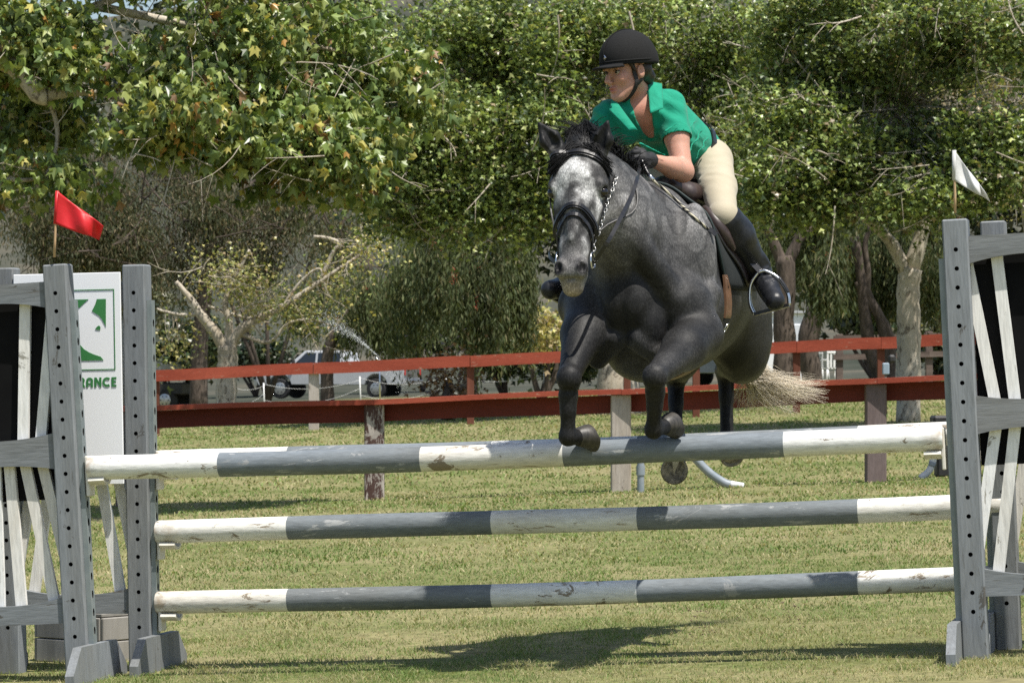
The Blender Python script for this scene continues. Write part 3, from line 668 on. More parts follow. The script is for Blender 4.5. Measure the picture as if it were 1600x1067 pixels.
# head frame
poll = P(908, 236, 14.47); muz = P(893, 438, 14.20); Hx = (muz-poll); HL = np.linalg.norm(Hx); Hx = Hx/HL
Hl = np.array([.975, -.22, -.06]); Hl = Hl-Hx*(Hl@Hx); Hl /= np.linalg.norm(Hl); Hf = np.cross(Hl, Hx); Hf = Hf if Hf[1] < 0 else -Hf
def HD(t, l, f): return poll+Hx*(t*HL)+Hl*l+Hf*f        # t along the face 0..1, l to the horse's left, f out of the face
HM = np.stack([Hl, Hf, Hx])
def horse_body():
    S = Solid((.02, 13.98, .62), (1.36, 16.55, 2.36), .0085)
    def tr(X, Y, Z):
        u = (X-O[0])*Fw[0]+(Y-O[1])*Fw[1]; v = (X-O[0])*Lf[0]+(Y-O[1])*Lf[1]
        zc = np.interp(u, _us, TR[:, 0]); hw = np.interp(u, _us, TR[:, 1], .02, .02); hh = np.interp(u, _us, TR[:, 2], .02, .02)
        over = np.maximum(np.abs(u-.0)-.86, 0)
        return (np.sqrt((v/hw)**2+((Z-zc)/hh)**2)-1)*np.minimum(hw, hh)+over
    S.fn(S.lo, S.lo+S.n*S.h, tr)
    M = np.stack([Fw, Lf, Up])
    # neck
    nk = [(H(.40, 0, 1.72), (.18, .28)), (H(.60, -.03, 1.75), (.148, .255)), (P(972, 340, 14.64), (.118, .19)), (P(938, 296, 14.56), (.100, .155)), (P(917, 268, 14.53), (.085, .105))]
    for (a, ra), (b, rb) in zip(nk[:-1], nk[1:]): S.cap(a, b, ra, rb, .06, Lf)
    S.cap(P(985, 365, 14.62), P(952, 325, 14.52), .10, .07, .06)          # side muscle of the neck
    # shoulders, breast, forearms' roots
    for sg in (-1, 1):
        S.ell(H(.45, sg*.205, 1.64), (.17, .080, .29), .05, M)
        S.ell(H(.66, sg*.170, 1.50), (.11, .105, .14), .04, M)
        S.ell(H(.74, sg*.085, 1.42), (.085, .075, .115), .02, M)
        S.ell(H(.56, sg*.20, 1.38), (.12, .08, .12), .04, M)
    S.ell(H(.50, 0, 1.27), (.20, .13, .08), .06, M)
    S.cap(P(962, 335, 14.50), H(.71, .185, 1.53), .055, .062, .022); S.cap(H(.60, -.10, 1.85), H(.72, -.19, 1.52), .06, .065, .022)   # long muscle from neck to shoulder point
    for sg in (-1, 1):
        S.ell(H(.36, sg*.255, 1.50), (.13, .055, .13), .018, M); S.ell(H(.46, sg*.255, 1.66), (.07, .045, .20), .02, M); S.cap(H(.50, sg*.27, 1.55), H(.58, sg*.25, 1.40), .06, .05, .018)
        S.cap(H(.79, sg*.04, 1.36), H(.72, sg*.14, 1.28), .05, .045, .015)
    S.cap(H(.88, 0, 1.60), H(.84, 0, 1.30), .014, .016, .06, None, 'c')                    # furrow of the breast
    for sg in (-1, 1):
        S.cap(H(.28, sg*.325, 1.86), H(.30, sg*.345, 1.42), .022, .03, .05, None, 'c')     # hollow behind the shoulder
        S.cap(H(.68, sg*.27, 1.80), H(.78, sg*.25, 1.58), .016, .02, .06, None, 'c')        # groove between neck and shoulder
        pass
    S.ell(H(-.55, .16, 1.47), (.24, .130, .27), .07, M); S.ell(H(-.55, -.16, 1.47), (.24, .130, .27), .07, M)
    S.ell(H(-.66, .14, 1.38), (.17, .11, .20), .07, M); S.ell(H(-.62, -.14, 1.38), (.17, .11, .20), .07, M)
    # front legs
    sh = {'LF': (H(.62, .21, 1.50), H(.50, .22, 1.40)), 'RF': (H(.64, -.22, 1.50), H(.50, -.22, 1.42))}
    for k in ('LF', 'RF'):
        e, kn, c, f = hp[k+'e'], hp[k+'k'], hp[k+'c'], hp[k+'f']
        a, b = sh[k]
        S.cap(a, e, .112, .092, .04); S.cap(b, e, .092, .082, .04)
        m = e+(kn-e)*.35
        S.cap(e, m, .098, .090, .03); S.cap(m, e+(kn-e)*.85, .086, .052, .03)
        S.cap(e+np.array([.03 if k == 'LF' else -.02, 0, -.03]), e+(kn-e)*.55+np.array([.02 if k == 'LF' else -.01, 0, -.02]), .05, .028, .012)   # outer forearm muscle
        S.cap(e+(kn-e)*.85, kn, .045, .050, .015); S.ell(kn+np.array([0, -.014, -.004]), (.050, .044, .056), .012); S.ell(kn+np.array([0, .02, -.03]), (.036, .034, .04), .015)
        S.cap(kn+np.array([-.03, -.035, -.055]), kn+np.array([.03, -.035, -.055]), .008, .008, .02, None, 'c')
        S.cap(c+np.array([0, .01, 0]), c+(f-c)*.4, .042, .031, .015); S.cap(c+(f-c)*.35, f, .030, .031, .015)
        S.cap(c+(f-c)*.1+np.array([.016, .026, 0]), f+np.array([.012, .014, .01]), .015, .020, .006)   # tendon
        S.ell(f, (.037, .038, .040), .012); S.cap(f, hp[k+'p'], .031, .034, .012); S.ell(f+np.array([.006, .022, -.012]), (.022, .022, .026), .012)
    # hind legs
    for k, sg in (('LH', 1), ('RH', -1)):
        s, h_, f = hp[k+'s'], hp[k+'h'], hp[k+'f']
        top = H(-.55, sg*.14, 1.48)
        S.cap(top, s, .140, .085 if sg > 0 else .10, .07)
        S.cap(s, s+(h_-s)*.6, .095, .065, .04); S.cap(s+(h_-s)*.5, h_, .066, .048, .03)
        S.cap(h_, h_+(f-h_)*.4, .044, .031, .02); S.cap(h_+(f-h_)*.35, f, .030, .032, .02); S.ell(f, (.043, .045, .045), .015)
        S.cap(h_+np.array([0, .035, .01]), h_+(f-h_)*.8+np.array([0, .022, 0]), .03, .018, .012)
        S.cap(f, hp[k+'p'], .037, .035, .015)
    S.cap(H(-.60, .16, 1.36), hp['LHs']+np.array([.012, .08, -.02]), .12, .088, .05)
    S.cap(H(-.80, 0, 1.72), H(-.93, 0, 1.56), .05, .035, .04)              # dock
    # head
    S.cap(HD(-.01, 0, -.03), HD(.22, 0, -.015), (.082, .088), (.108, .098), .03, Hl)
    S.cap(HD(.22, 0, -.015), HD(.40, 0, -.02), (.108, .095), (.092, .082), .03, Hl)
    S.cap(HD(.40, 0, -.015), HD(.74, 0, -.012), (.076, .062), (.059, .052), .03, Hl)
    S.cap(HD(.74, 0, -.012), HD(.93, 0, -.012), (.056, .052), (.062, .056), .025, Hl)
    S.cap(HD(.86, 0, -.055), HD(1.02, 0, -.045), (.046, .035), (.043, .036), .025, Hl)     # lower lip and chin
    S.cap(HD(.40, 0, -.105), HD(.90, 0, -.075), (.05, .045), (.04, .03), .03, Hl)          # lower jaw
    for sg in (-1, 1):
        S.ell(HD(.36, sg*.06, -.10), (.042, .085, .12), .03, HM)                           # cheek
        S.ell(HD(.30, sg*.100, .012), (.024, .036, .036), .022, HM)                        # brow
        S.cap(HD(.42, sg*.082, -.018), HD(.62, sg*.062, -.025), .016, .010, .02)           # facial crest
        S.ell(HD(.93, sg*.042, .024), (.027, .030, .044), .014, HM)                        # nostril wing
        S.ell(HD(.335, sg*.119, .018), (.017, .022, .019), .008, HM, 'c')                  # eye socket
        S.ell(HD(.945, sg*.050, .054), (.013, .024, .027), .006, HM, 'c')                  # nostril
    S.ell(HD(1.0, 0, .012), (.03, .006, .008), .012, HM, 'c')
    S.ell(HD(.55, 0, .052), (.028, .02, .12), .03, HM)
    # ears
    for tip, b0, l in ((P(950, 188, 14.42), P(935, 240, 14.44), 1), (P(841, 191, 14.42), P(873, 238, 14.42), -1)):
        ax = tip-b0; n = np.linalg.norm(ax); ax = ax/n; side = np.cross(ax, Hf); side /= np.linalg.norm(side)
        S.cap(b0-ax*.03, b0+ax*n*.45, (.036, .032), (.045, .030), .014, side); S.cap(b0+ax*n*.45, tip-ax*.008, (.044, .029), (.010, .009), .012, side)
        fr = np.cross(side, ax); fr = fr if fr[1] < 0 else -fr
        S.cap(b0+ax*.035+fr*.026, b0+ax*n*.80+fr*.018, (.025, .019), (.013, .012), .006, side, 'c')
    global HS
    HS = S
    V, Q = S.mesh(); V = smooth_v(V, Q, 3)
    # coat colours: dark steel grey, black legs, pale dappled face
    n = len(V); rel = V-poll; t = rel@Hx/HL; l = rel@Hl; f = rel@Hf
    base = mixv((.018, .0178, .0174), (.072, .0705, .069), sstep(.3, .75, vnoise(V, 3.2, 21)*.6+vnoise(V, 9, 22)*.4))
    body_light = sstep(.35, .7, vnoise(V, 2.1, 23)); base *= (.8+.6*body_light)[:, None]
    uu = (V-O)@Fw; vv = np.abs((V-O)@Lf)
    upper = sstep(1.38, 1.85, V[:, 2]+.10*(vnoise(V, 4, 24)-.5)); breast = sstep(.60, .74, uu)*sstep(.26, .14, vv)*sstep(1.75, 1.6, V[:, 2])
    base = base*(.62+.95*upper)[:, None]*(1-.2*breast)[:, None]  # paler upper coat, darker belly and breast; adds painted sun-to-shade contrast
    dn_ = vnoise(V, 13, 25); dap = sstep(.50, .62, dn_)-.5*sstep(.40, .46, dn_)*sstep(.54, .48, dn_); base *= (1+.55*dap*upper)[:, None]
    dark = np.zeros(n)
    for k, z0 in (('LF', 1.31), ('RF', 1.43), ('LH', 1.32), ('RH', 1.36)):
        ref = hp[k+'k'] if k[1] == 'F' else hp[k+'h']; dd = np.linalg.norm((V-ref)[:, :2], axis=1)
        dark = np.maximum(dark, sstep(z0+.02, z0-.16, V[:, 2])*sstep(.34, .20, dd))
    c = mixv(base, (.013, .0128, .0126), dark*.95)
    head = sstep(.05, .16, t)*sstep(-.085, -.02, f)*sstep(.30, .22, np.abs(l))*sstep(1.3, 1.1, t)*sstep(.17, .15, np.linalg.norm(rel-np.outer(t*HL, Hx), axis=1))
    pn = vnoise(V, 17, 31)*.65+vnoise(V, 46, 32)*.35
    hc = mixv((.040, .039, .038), (.46, .46, .45), sstep(.42, .86, pn+.30*np.exp(-((t-.22)/.12)**2)*sstep(.10, .03, np.abs(l))-.16*sstep(.42, .6, t)*sstep(.05, .02, np.abs(l))))
    mzl = sstep(.70, .92, t); hc = mixv(hc, (.17, .165, .16), mzl*.75)
    hc = mixv(hc, (.06, .058, .057), np.exp(-((t-.90)/.06)**2)*sstep(.0, .03, f)*.8)
    hc = mixv(hc, (.33, .27, .20), sstep(.985, 1.06, t)*.8)
    hc = mixv(hc, (.07, .068, .066), np.exp(-((t-.48)/.10)**2)*sstep(.055, .015, np.abs(l))*.6)
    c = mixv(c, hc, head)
    for sg in (-1, 1):
        de = np.linalg.norm(V-HD(.335, sg*.112, .012), axis=1); c = mixv(c, (.012, .012, .012), sstep(.034, .018, de))
        de = np.linalg.norm((V-HD(.945, sg*.048, .040)), axis=1); c = mixv(c, (.009, .0085, .0085), sstep(.032, .020, de))
    ear = sstep(2.105, 2.13, V[:, 2])*sstep(14.7, 14.62, V[:, 1]); c = mixv(c, (.012, .012, .012), ear)
    return V, Q, c
def mat_coat():
    m, t, b, tc = mat_base('horse coat'); a = nd(t, 'ShaderNodeAttribute', attribute_name='Col')
    n = noise(t, tc, 170, 4, .75, stretch=(1, 1, .5)); r = ramp(t, n.outputs[0], [(.34, (.62,)*3), (.5, (.95,)*3), (.64, (1.85,)*3)])
    n2 = noise(t, tc, 36, 4, .6); r2 = ramp(t, n2.outputs[0], [(.3, (.8,)*3), (.7, (1.2,)*3)])
    cc = mixc(t, 1.0, mixc(t, 1.0, a.outputs[0], r.outputs[0], 'MULTIPLY'), r2.outputs[0], 'MULTIPLY')
    t.links.new(cc, b.inputs['Base Color']); b.inputs['Roughness'].default_value = .5; b.inputs['Specular IOR Level'].default_value = .2
    hs = nd(t, 'ShaderNodeMath', operation='ADD'); t.links.new(n.outputs[0], hs.inputs[0]); t.links.new(n2.outputs[0], hs.inputs[1]); bump(t, b, hs.outputs[0], .25, .006)
    return m
horse = thing('horse', 'dapple grey horse with a pale face jumping over the poles', 'horse', H(0, 0, float(gsurf(.7, 15.35))))
hv, hq, hc_ = horse_body()
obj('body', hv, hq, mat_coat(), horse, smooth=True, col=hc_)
M_eye = mk('horse eye', (.006, .004, .003), None, 5, .08, spec=.7)
for sg in (-1, 1):
    mb = MB(); mb.sphere(HD(.335, sg*.104, .008), .021, 16, 12); mb.build('eye', M_eye, horse, smooth=True)
# hooves: tapered horn with a flat sole
M_hoof = mk('hoof horn', (.022, .020, .018), (.060, .054, .046), 60, .5, .2, stretch=(1, 1, .2)); M_sole = mk('hoof sole', (.10, .09, .075), (.42, .37, .29), 42, .9, .4)
def hoof(p, axis, toe, r=.058, L_=.066, frog=False):
    axis = np.asarray(axis, float); axis /= np.linalg.norm(axis); toe = np.asarray(toe, float); toe = toe-axis*(toe@axis); toe /= np.linalg.norm(toe); sd_ = np.cross(axis, toe)
    mb = MB(); n = 20; V = []
    for h_, q, tf in ((-.014, .60, 0), (0, .70, .0), (L_*.5, .85, .008), (L_*.94, 1.02, .018), (L_, .97, .016), (L_-.002, .82, .014), (L_-.010, .70, .012)):
        V += [p+axis*(h_-(.02 if math.cos(2*math.pi*j/n) < -.3 else 0)*(h_ > .01)*.4)+toe*(r*q*math.cos(2*math.pi*j/n)*1.06+tf)+sd_*(r*q*math.sin(2*math.pi*j/n)) for j in range(n)]
    k = 7; mb.cm = 0; mb.add(V, [(i*n+j, i*n+(j+1) % n, (i+1)*n+(j+1) % n, (i+1)*n+j) for i in range(4) for j in range(n)]+[tuple(range(n))])
    mb.cm = 1; mb.add(V, [(i*n+j, i*n+(j+1) % n, (i+1)*n+(j+1) % n, (i+1)*n+j) for i in (4, 5) for j in range(n)]+[tuple(range(6*n, 7*n))])
    o = mb.build('hoof', [M_hoof, M_sole], horse, smooth='auto')
    if frog:
        mb = MB(); c = p+axis*(L_-.006); mb.add([c-toe*.042+sd_*.018, c-toe*.042-sd_*.018, c+toe*.03, c-toe*.042+sd_*.018+axis*.01, c-toe*.042-sd_*.018+axis*.01, c+toe*.03+axis*.004], [(0, 1, 2), (3, 5, 4), (0, 3, 4, 1), (1, 4, 5, 2), (2, 5, 3, 0)])
        mb.build('frog', M_frog, o)
M_frog = mk('hoof frog', (.45, .40, .31), (.55, .50, .40), 30, .9)
hoof(hp['LFp'], P(1062, 652, 14.46)-P(1040, 664, 14.38), (-.3, .2, -1), .055)
hoof(hp['RFp'], P(922, 677, 14.44)-P(903, 683, 14.40), (-.25, -.15, -1), .055)
hoof(hp['LHp'], P(1146, 722, 16.10)-P(1140, 706, 16.16), (.15, -1, -.2), .056)
hoof(hp['RHp'], P(1053, 741, 15.80)-P(1055, 722, 15.92)+np.array([0, -.03, .0]), (-.1, .5, -1), .06, .07, True)
# hair: thin tapering ribbons
def hair_mesh(strands, r0, col_fn):
    VV, FF, CC = [], [], []; o = 0
    for pts, r in strands:
        pts = np.asarray(pts); m = len(pts); T = np.gradient(pts, axis=0); T /= np.linalg.norm(T, axis=1, keepdims=True)+1e-9
        a = rng.normal(size=3); N = np.cross(T, a); N /= np.linalg.norm(N, axis=1, keepdims=True)+1e-9; B = np.cross(T, N)
        rr = (r*np.linspace(1, .25, m)**.6)[:, None]; tri = np.stack([pts+N*rr, pts-N*rr*.5+B*rr*.8, pts-N*rr*.5-B*rr*.8], 1).reshape(-1, 3)
        VV.append(tri); CC.append(np.ones((3*m, 3))*col_fn())
        i = np.arange(m-1)[:, None]*3
        FF.append(np.concatenate([np.stack([i+j, i+(j+1) % 3, i+3+(j+1) % 3, i+3+j], -1).reshape(-1, 4) for j in range(3)])+o); o += 3*m
    return np.concatenate(VV), np.concatenate(FF), np.concatenate(CC)
M_hair = mk_attr('horse hair', .6, 200, .2, 0, .2)
def curve3(a, b, c, n=9): t = np.linspace(0, 1, n)[:, None]; return a*(1-t)**2+2*b*t*(1-t)+c*t*t
def mane():
    st = []
    crest = spline([P(915, 222, 14.55), P(950, 235, 14.63), P(985, 258, 14.75), P(1025, 280, 14.92), P(1045, 288, 15.0)], 40)
    for _ in range(620):                 # upright mane behind the ears, falling to either side along the neck
        q = .62*rng.random(); i = min(int(q*len(crest)), len(crest)-1); a = crest[i]+rng.normal(0, .010, 3); up = (.05+.06*rng.random())*(1-1.2*q)
        dr = np.array([rng.normal(-.02, .035), rng.normal(0, .03), up]); e = a+dr*np.array([1.6, 1.6, 1])+np.array([0, 0, -.02*rng.random()])
        st.append((curve3(a-np.array([0, 0, .015]), a+dr*.8+np.array([0, 0, .02]), e, 7), .0021))
    for _ in range(800):                 # tuft between the ears that fans upward
        ax_, ay_ = rng.uniform(882, 940), rng.uniform(204, 236); dd_ = HS.first(ax_, ay_, 14.2, 14.8); a = P(ax_, ay_, dd_ if dd_ < 14.75 else 14.5); tx = rng.normal(916, 20); ty = 184+abs(tx-915)*.75+rng.uniform(0, 26)
        e = P(tx, ty, 14.56+rng.uniform(-.05, .08)); st.append((curve3(a, (a+e)/2+np.array([rng.normal(0, .015), 0, .03]), e, 7), .0019))
    for _ in range(160):                 # swept hair on the far side of the neck, towards the rider
        a = P(rng.uniform(945, 972), rng.uniform(228, 250), 14.66); e = a+np.array([rng.uniform(-.02, .02), .03, rng.uniform(-.07, .05)]); st.append((curve3(a, (a+e)/2+np.array([0, 0, .03]), e, 7), .002))
    V, Q, c = hair_mesh(st, .002, lambda: np.array([.008, .008, .0083])*rng.uniform(.5, 1.8)); return obj('mane', V, Q, M_hair, horse, smooth=True, col=c)
def forelock():
    st = []
    for _ in range(420):
        a = P(rng.uniform(884, 934), rng.uniform(224, 234), 14.43); side = rng.choice([-1, 1], p=[.45, .55]); q = rng.random()
        if side < 0: m = P(880, 240, 14.36); e = P(862+rng.normal(0, 4), 262+rng.uniform(-8, 14), 14.38)
        else: m = P(930, 236, 14.36); e = P(952+rng.normal(0, 3), 264+rng.uniform(-12, 14), 14.40)
        e = e+rng.normal(0, .006, 3); st.append((curve3(a+rng.normal(0, .006, 3), m+rng.normal(0, .012, 3), e, 8), .002))
    V, Q, c = hair_mesh(st, .002, lambda: np.array([.008, .008, .0083])*rng.uniform(.5, 1.8)); return obj('forelock', V, Q, M_hair, horse, smooth=True, col=c)
def tail():
    st = []
    for i in range(820):
        a = P(rng.uniform(1160, 1182), rng.uniform(545, 600), rng.uniform(16.2, 16.32)); q = rng.random()**1.0
        if rng.random() < .72:
            e = P(1200+94*rng.random()**1.2, 592+rng.uniform(-8, 22)+22*q, 16.3+.35*rng.random()); m = P(1195+rng.normal(0, 8), 588+rng.uniform(-8, 26), 16.3)
        else:
            e = P(rng.uniform(1160, 1252), rng.uniform(622, 650), 16.3+.2*rng.random()); m = P(rng.uniform(1150, 1195), rng.uniform(605, 628), 16.3)
        if rng.random() < .07: e = P(rng.uniform(1128, 1165), rng.uniform(625, 660), 16.35); m = P(rng.uniform(1140, 1160), 620, 16.33)
        st.append((curve3(a, m+rng.normal(0, .012, 3), e, 11)+np.cumsum(rng.normal(0, .0030, (11, 3)), 0), .0009))
    for i in range(120):
        a = H(-.92, rng.normal(0, .02), 1.58); m = P(1165+rng.normal(0, 6), 515, 16.36); e = P(rng.uniform(1165, 1186), rng.uniform(560, 600), 16.28); st.append((curve3(a, m, e, 8), .004))
    def cf(): k = rng.random(); return np.array([.82, .73, .58])*rng.uniform(.7, 1.15) if k < .82 else np.array([.16, .135, .10])*rng.uniform(.6, 1.5)
    V, Q, c = hair_mesh(st, .002, cf); return obj('tail', V, Q, M_hair, horse, smooth=True, col=c)
mane(); forelock(); tail()
# ------------------------------------------------------------------ tack
M_lea = mk('black leather', (.010, .010, .011), (.022, .021, .021), 60, .33, .2, .002, spec=.5)
M_brown = mk('dark brown saddle leather', (.028, .018, .015), (.05, .034, .03), 40, .42, .25, .003)
M_tan = mk('brown girth leather', (.12, .058, .028), (.17, .088, .045), 30, .5, .25, .003)
M_steel = mk('bright steel', (.62, .62, .60), (.72, .72, .70), 40, .22, metal=1)
M_chain = mk('dull steel', (.34, .34, .33), (.46, .46, .45), 40, .35, metal=1)
M_pad = mk('dark green saddle cloth', (.006, .009, .009), (.011, .015, .0145), 80, .9, .3)
M_padtrim = mk('teal trim', (.009, .02, .02), (.013, .026, .025), 30, .7)
M_elastic = mk('black elastic', (.016, .014, .014), (.03, .027, .026), 120, .8, .2)
M_braid = None
def mat_braid():
    m, t, b, tc = mat_base('braided cord'); b.inputs['Roughness'].default_value = .7
    wv = nd(t, 'ShaderNodeTexWave', wave_type='BANDS', bands_direction='DIAGONAL'); wv.inputs['Scale'].default_value = 22; wv.inputs['Distortion'].default_value = .6; t.links.new(tc.outputs['Object'], wv.inputs['Vector'])
    r = ramp(t, wv.outputs[0], [(.42, (.015, .014, .013)), (.55, (.5, .46, .34))]); t.links.new(r.outputs[0], b.inputs['Base Color']); return m
def head_ring(tf, phis, off=.005, start=(0, -.03)):
    pts, nr = [], []
    for ph in phis:
        t = tf(ph); p0 = HD(t, start[0], start[1]); d = Hf*math.cos(ph)+Hl*math.sin(ph); h_ = HS.hit(p0, d, .3); pts.append(h_+d*off); nr.append(d)
    return np.array(pts), np.array(nr)
def sm(pts, k=2):
    p = np.array(pts)
    for _ in range(k): p[1:-1] = (p[:-2]+2*p[1:-1]+p[2:])/4
    return p
bridle = thing('bridle', 'black leather bridle with a silver chain cheek on the grey horse', 'bridle', HD(.5, 0, 0))
def strap(name, pts, nrm, w_, th, mat, par, k=2):
    V, Fc = strap_np(sm(pts, k), nrm, w_, th); mb = MB(); mb.add(V, Fc); return mb.build(name, mat, par)
ph = np.linspace(-1.38, 1.38, 37)
p, n_ = head_ring(lambda a: .085+.105*(a/1.57)**2, ph, .010); strap('browband', p, n_, .024, .007, M_lea, bridle)
p, n_ = head_ring(lambda a: .085+.105*(a/1.57)**2, ph, .016); strap('browband_piping', p, n_, .009, .006, M_lea, bridle)
ph = np.linspace(-2.2, 2.2, 51)
p, n_ = head_ring(lambda a: .50+.155*(a/1.57)**2 if abs(a) < 1.57 else .655+.06*(abs(a)-1.57), ph, .012); strap('noseband', p, n_, .024, .008, M_lea, bridle)
p, n_ = head_ring(lambda a: .50+.155*(a/1.57)**2 if abs(a) < 1.57 else .655+.06*(abs(a)-1.57), ph, .018); strap('noseband_piping', p, n_, .010, .005, M_lea, bridle)
p, n_ = head_ring(lambda a: .565+.17*(a/1.57)**2, np.linspace(-1.9, 1.9, 41), .008); strap('flash_strap', p, n_, .014, .004, M_lea, bridle)
for sg in (-1, 1):
    ts = np.linspace(.17, .78, 18); pts, nr = [], []
    for t in ts:
        a = sg*(1.50-.18*math.sin((t-.17)/.61*math.pi)); d = Hf*math.cos(a)+Hl*math.sin(a); h_ = HS.hit(HD(t, 0, -.045), d, .3); pts.append(h_+d*.010); nr.append(d)
    strap('cheekpiece', pts, np.array(nr), .016, .005, M_lea, bridle)
    q, qn = [], []
    for t in np.linspace(.17, .60, 12):
        a = sg*(1.95); d = Hf*math.cos(a)+Hl*math.sin(a); h_ = HS.hit(HD(t, 0, -.06), d, .3); q.append(h_+d*.008); qn.append(d)
    strap('noseband_hanger', q, np.array(qn), .012, .004, M_lea, bridle)
    if sg > 0:
        cp = spline(np.array(pts)+np.array(nr)*.007, 60)
        seg = np.cumsum(np.linalg.norm(np.diff(cp, axis=0), axis=1)); N = int(seg[-1]/.017)
        for i in range(N):
            k = int(np.searchsorted(seg, (i+.5)*seg[-1]/N)); c0 = cp[k]; T = cp[min(k+1, len(cp)-1)]-cp[k]; T /= np.linalg.norm(T); Nn = np.cross(T, Hl if i % 2 else Hf); Nn /= np.linalg.norm(Nn)
            ring = [c0+T*.011*math.cos(a)+Nn*.006*math.sin(a) for a in np.linspace(0, 2*math.pi, 11)]
            mb = MB(); mb.tube(ring, .0018, 5, False); mb.build('chain_link', M_chain, bridle, smooth=True)
    bc = HS.hit(HD(.82, 0, -.03), Hl*sg+Hf*.1, .3)+Hl*sg*.014-Hf*.012
    ring = [bc+Hx*.034*math.cos(a)+(Hf*.9-Hl*.1*sg)*.034*math.sin(a) for a in np.linspace(0, 2*math.pi, 25)]
    mb = MB(); mb.tube(ring, .0042, 7, False); mb.build('bit_ring', M_steel, bridle, smooth=True)
    if sg > 0: bitL = bc
    else: bitR = bc
handL = P(1000, 250, 14.86); handR = np.array([.415, 14.92, 2.07])
def clear(pts, off=.012):
    out = []
    for p_ in pts:
        px, py = 800+p_[0]/p_[1]*F, HY-(p_[2]-CZ)/p_[1]*F; out.append(P(px, py, min(p_[1], HS.first(px, py)-off)))
    return np.array(out)
rl_ = sm(clear(spline([bitL-Hf*.02, P(952, 374, 14.24), P(974, 332, 14.36), P(990, 298, 14.55), P(998, 268, 14.74), handL+np.array([0, -.04, -.02])], 40)), 3)
strap('rein', rl_, (.3, -1, .2), .016, .004, M_lea, bridle); strap('rein', spline([bitR-Hf*.03, HD(.62, -.125, -.14), handR+np.array([-.10, -.16, -.12]), handR], 30), (-1, -.3, .2), .016, .004, M_lea, bridle)
# riding crop held along the shoulder
crop = thing('riding_crop', 'thin braided riding crop held in the rider\'s gloved hand', 'crop', handL)
cr = clear(spline([handL+np.array([.005, -.02, .0]), P(1016, 277, 14.80), P(1045, 302, 14.82), P(1080, 335, 14.86), P(1107, 358, 14.90)], 40), .012); cr = sm(cr, 4)
k = 12
mb = MB(); mb.tube(cr[:k], .0085, 8); mb.build('handle', M_lea, crop, smooth=True); mb = MB(); mb.tube(cr[k-3:k+1], .0098, 8); mb.build('ferrule', M_steel, crop, smooth=True)
mb = MB(); mb.tube(cr[k:], np.linspace(.007, .0045, len(cr)-k), 8); mb.build('shaft', mat_braid(), crop, smooth=True)
strap('keeper', clear(spline([cr[-1], P(1113, 361, cr[-1][1]), P(1119, 367, cr[-1][1])], 8)), (.3, -1, .2), .02, .004, M_lea, crop, 0)
# saddle cloth, saddle, girth, stirrups
def on_trunk(u, th, off):
    zc = float(trunk(u)[0]); d = Lf*math.sin(th)+Up*math.cos(th); p0 = H(u, 0, zc); return HS.hit(p0, d, .6)+d*off, d
def sheet(name, grid, par, mat, off_in, off_out):   # a padded sheet lying on the trunk; grid[i][j] = (u, th)
    ni, nj = len(grid), len(grid[0]); A = np.zeros((ni, nj, 3)); N = np.zeros((ni, nj, 3))
    for i in range(ni):
        for j in range(nj): A[i, j], N[i, j] = on_trunk(*grid[i][j], 0)
    for _ in range(4):
        B = A.copy(); B[1:-1] = (A[:-2]+2*A[1:-1]+A[2:])/4; A = B; B = A.copy(); B[:, 1:-1] = (A[:, :-2]+2*A[:, 1:-1]+A[:, 2:])/4; A = B
    oo = np.full((ni, nj), off_out); oo[0] = oo[-1] = off_in+(off_out-off_in)*.5; oo[:, 0] = oo[:, -1] = off_in+(off_out-off_in)*.5
    V = np.concatenate([(A+N*off_in).reshape(-1, 3), (A+N*oo[..., None]).reshape(-1, 3)]); n = ni*nj; id_ = lambda i, j: i*nj+j; Fc = []
    for i in range(ni-1):
        for j in range(nj-1): q = (id_(i, j), id_(i+1, j), id_(i+1, j+1), id_(i, j+1)); Fc += [q, tuple(n+x for x in q[::-1])]
    bd = [id_(i, 0) for i in range(ni)]+[id_(ni-1, j) for j in range(1, nj)]+[id_(i, nj-1) for i in range(ni-2, -1, -1)]+[id_(0, j) for j in range(nj-2, 0, -1)]
    for a, b in zip(bd, bd[1:]+bd[:1]): Fc.append((a, b, n+b, n+a))
    mb = MB(); mb.add(V, Fc); o = mb.build(name, mat, par, smooth=True); return o, A, N
cloth = thing('saddle_cloth', 'dark saddle cloth under the brown saddle', 'saddle cloth', H(0, 0, 1.9))
th_ = np.linspace(-1.58, 1.58, 43)
def front_u(th): return .36-.10*sstep(.9, 1.75, abs(th))+.02*math.sin(abs(th)*2)
g = [[(a+(b-a)*j/13, th) for j in range(14)] for th in th_ for a, b in [(-.36, float(front_u(np.array(th))))]]
o_, A_, N_ = sheet('cloth', g, cloth, M_pad, .004, .016)
e = A_[:, -1]+N_[:, -1]*.014; mb = MB(); mb.tube(e, .006, 6); mb.build('edge_binding', M_padtrim, cloth, smooth=True)
saddle = thing('saddle', 'dark brown leather jumping saddle with brown girth and stirrups', 'saddle', H(-.05, 0, 1.95))
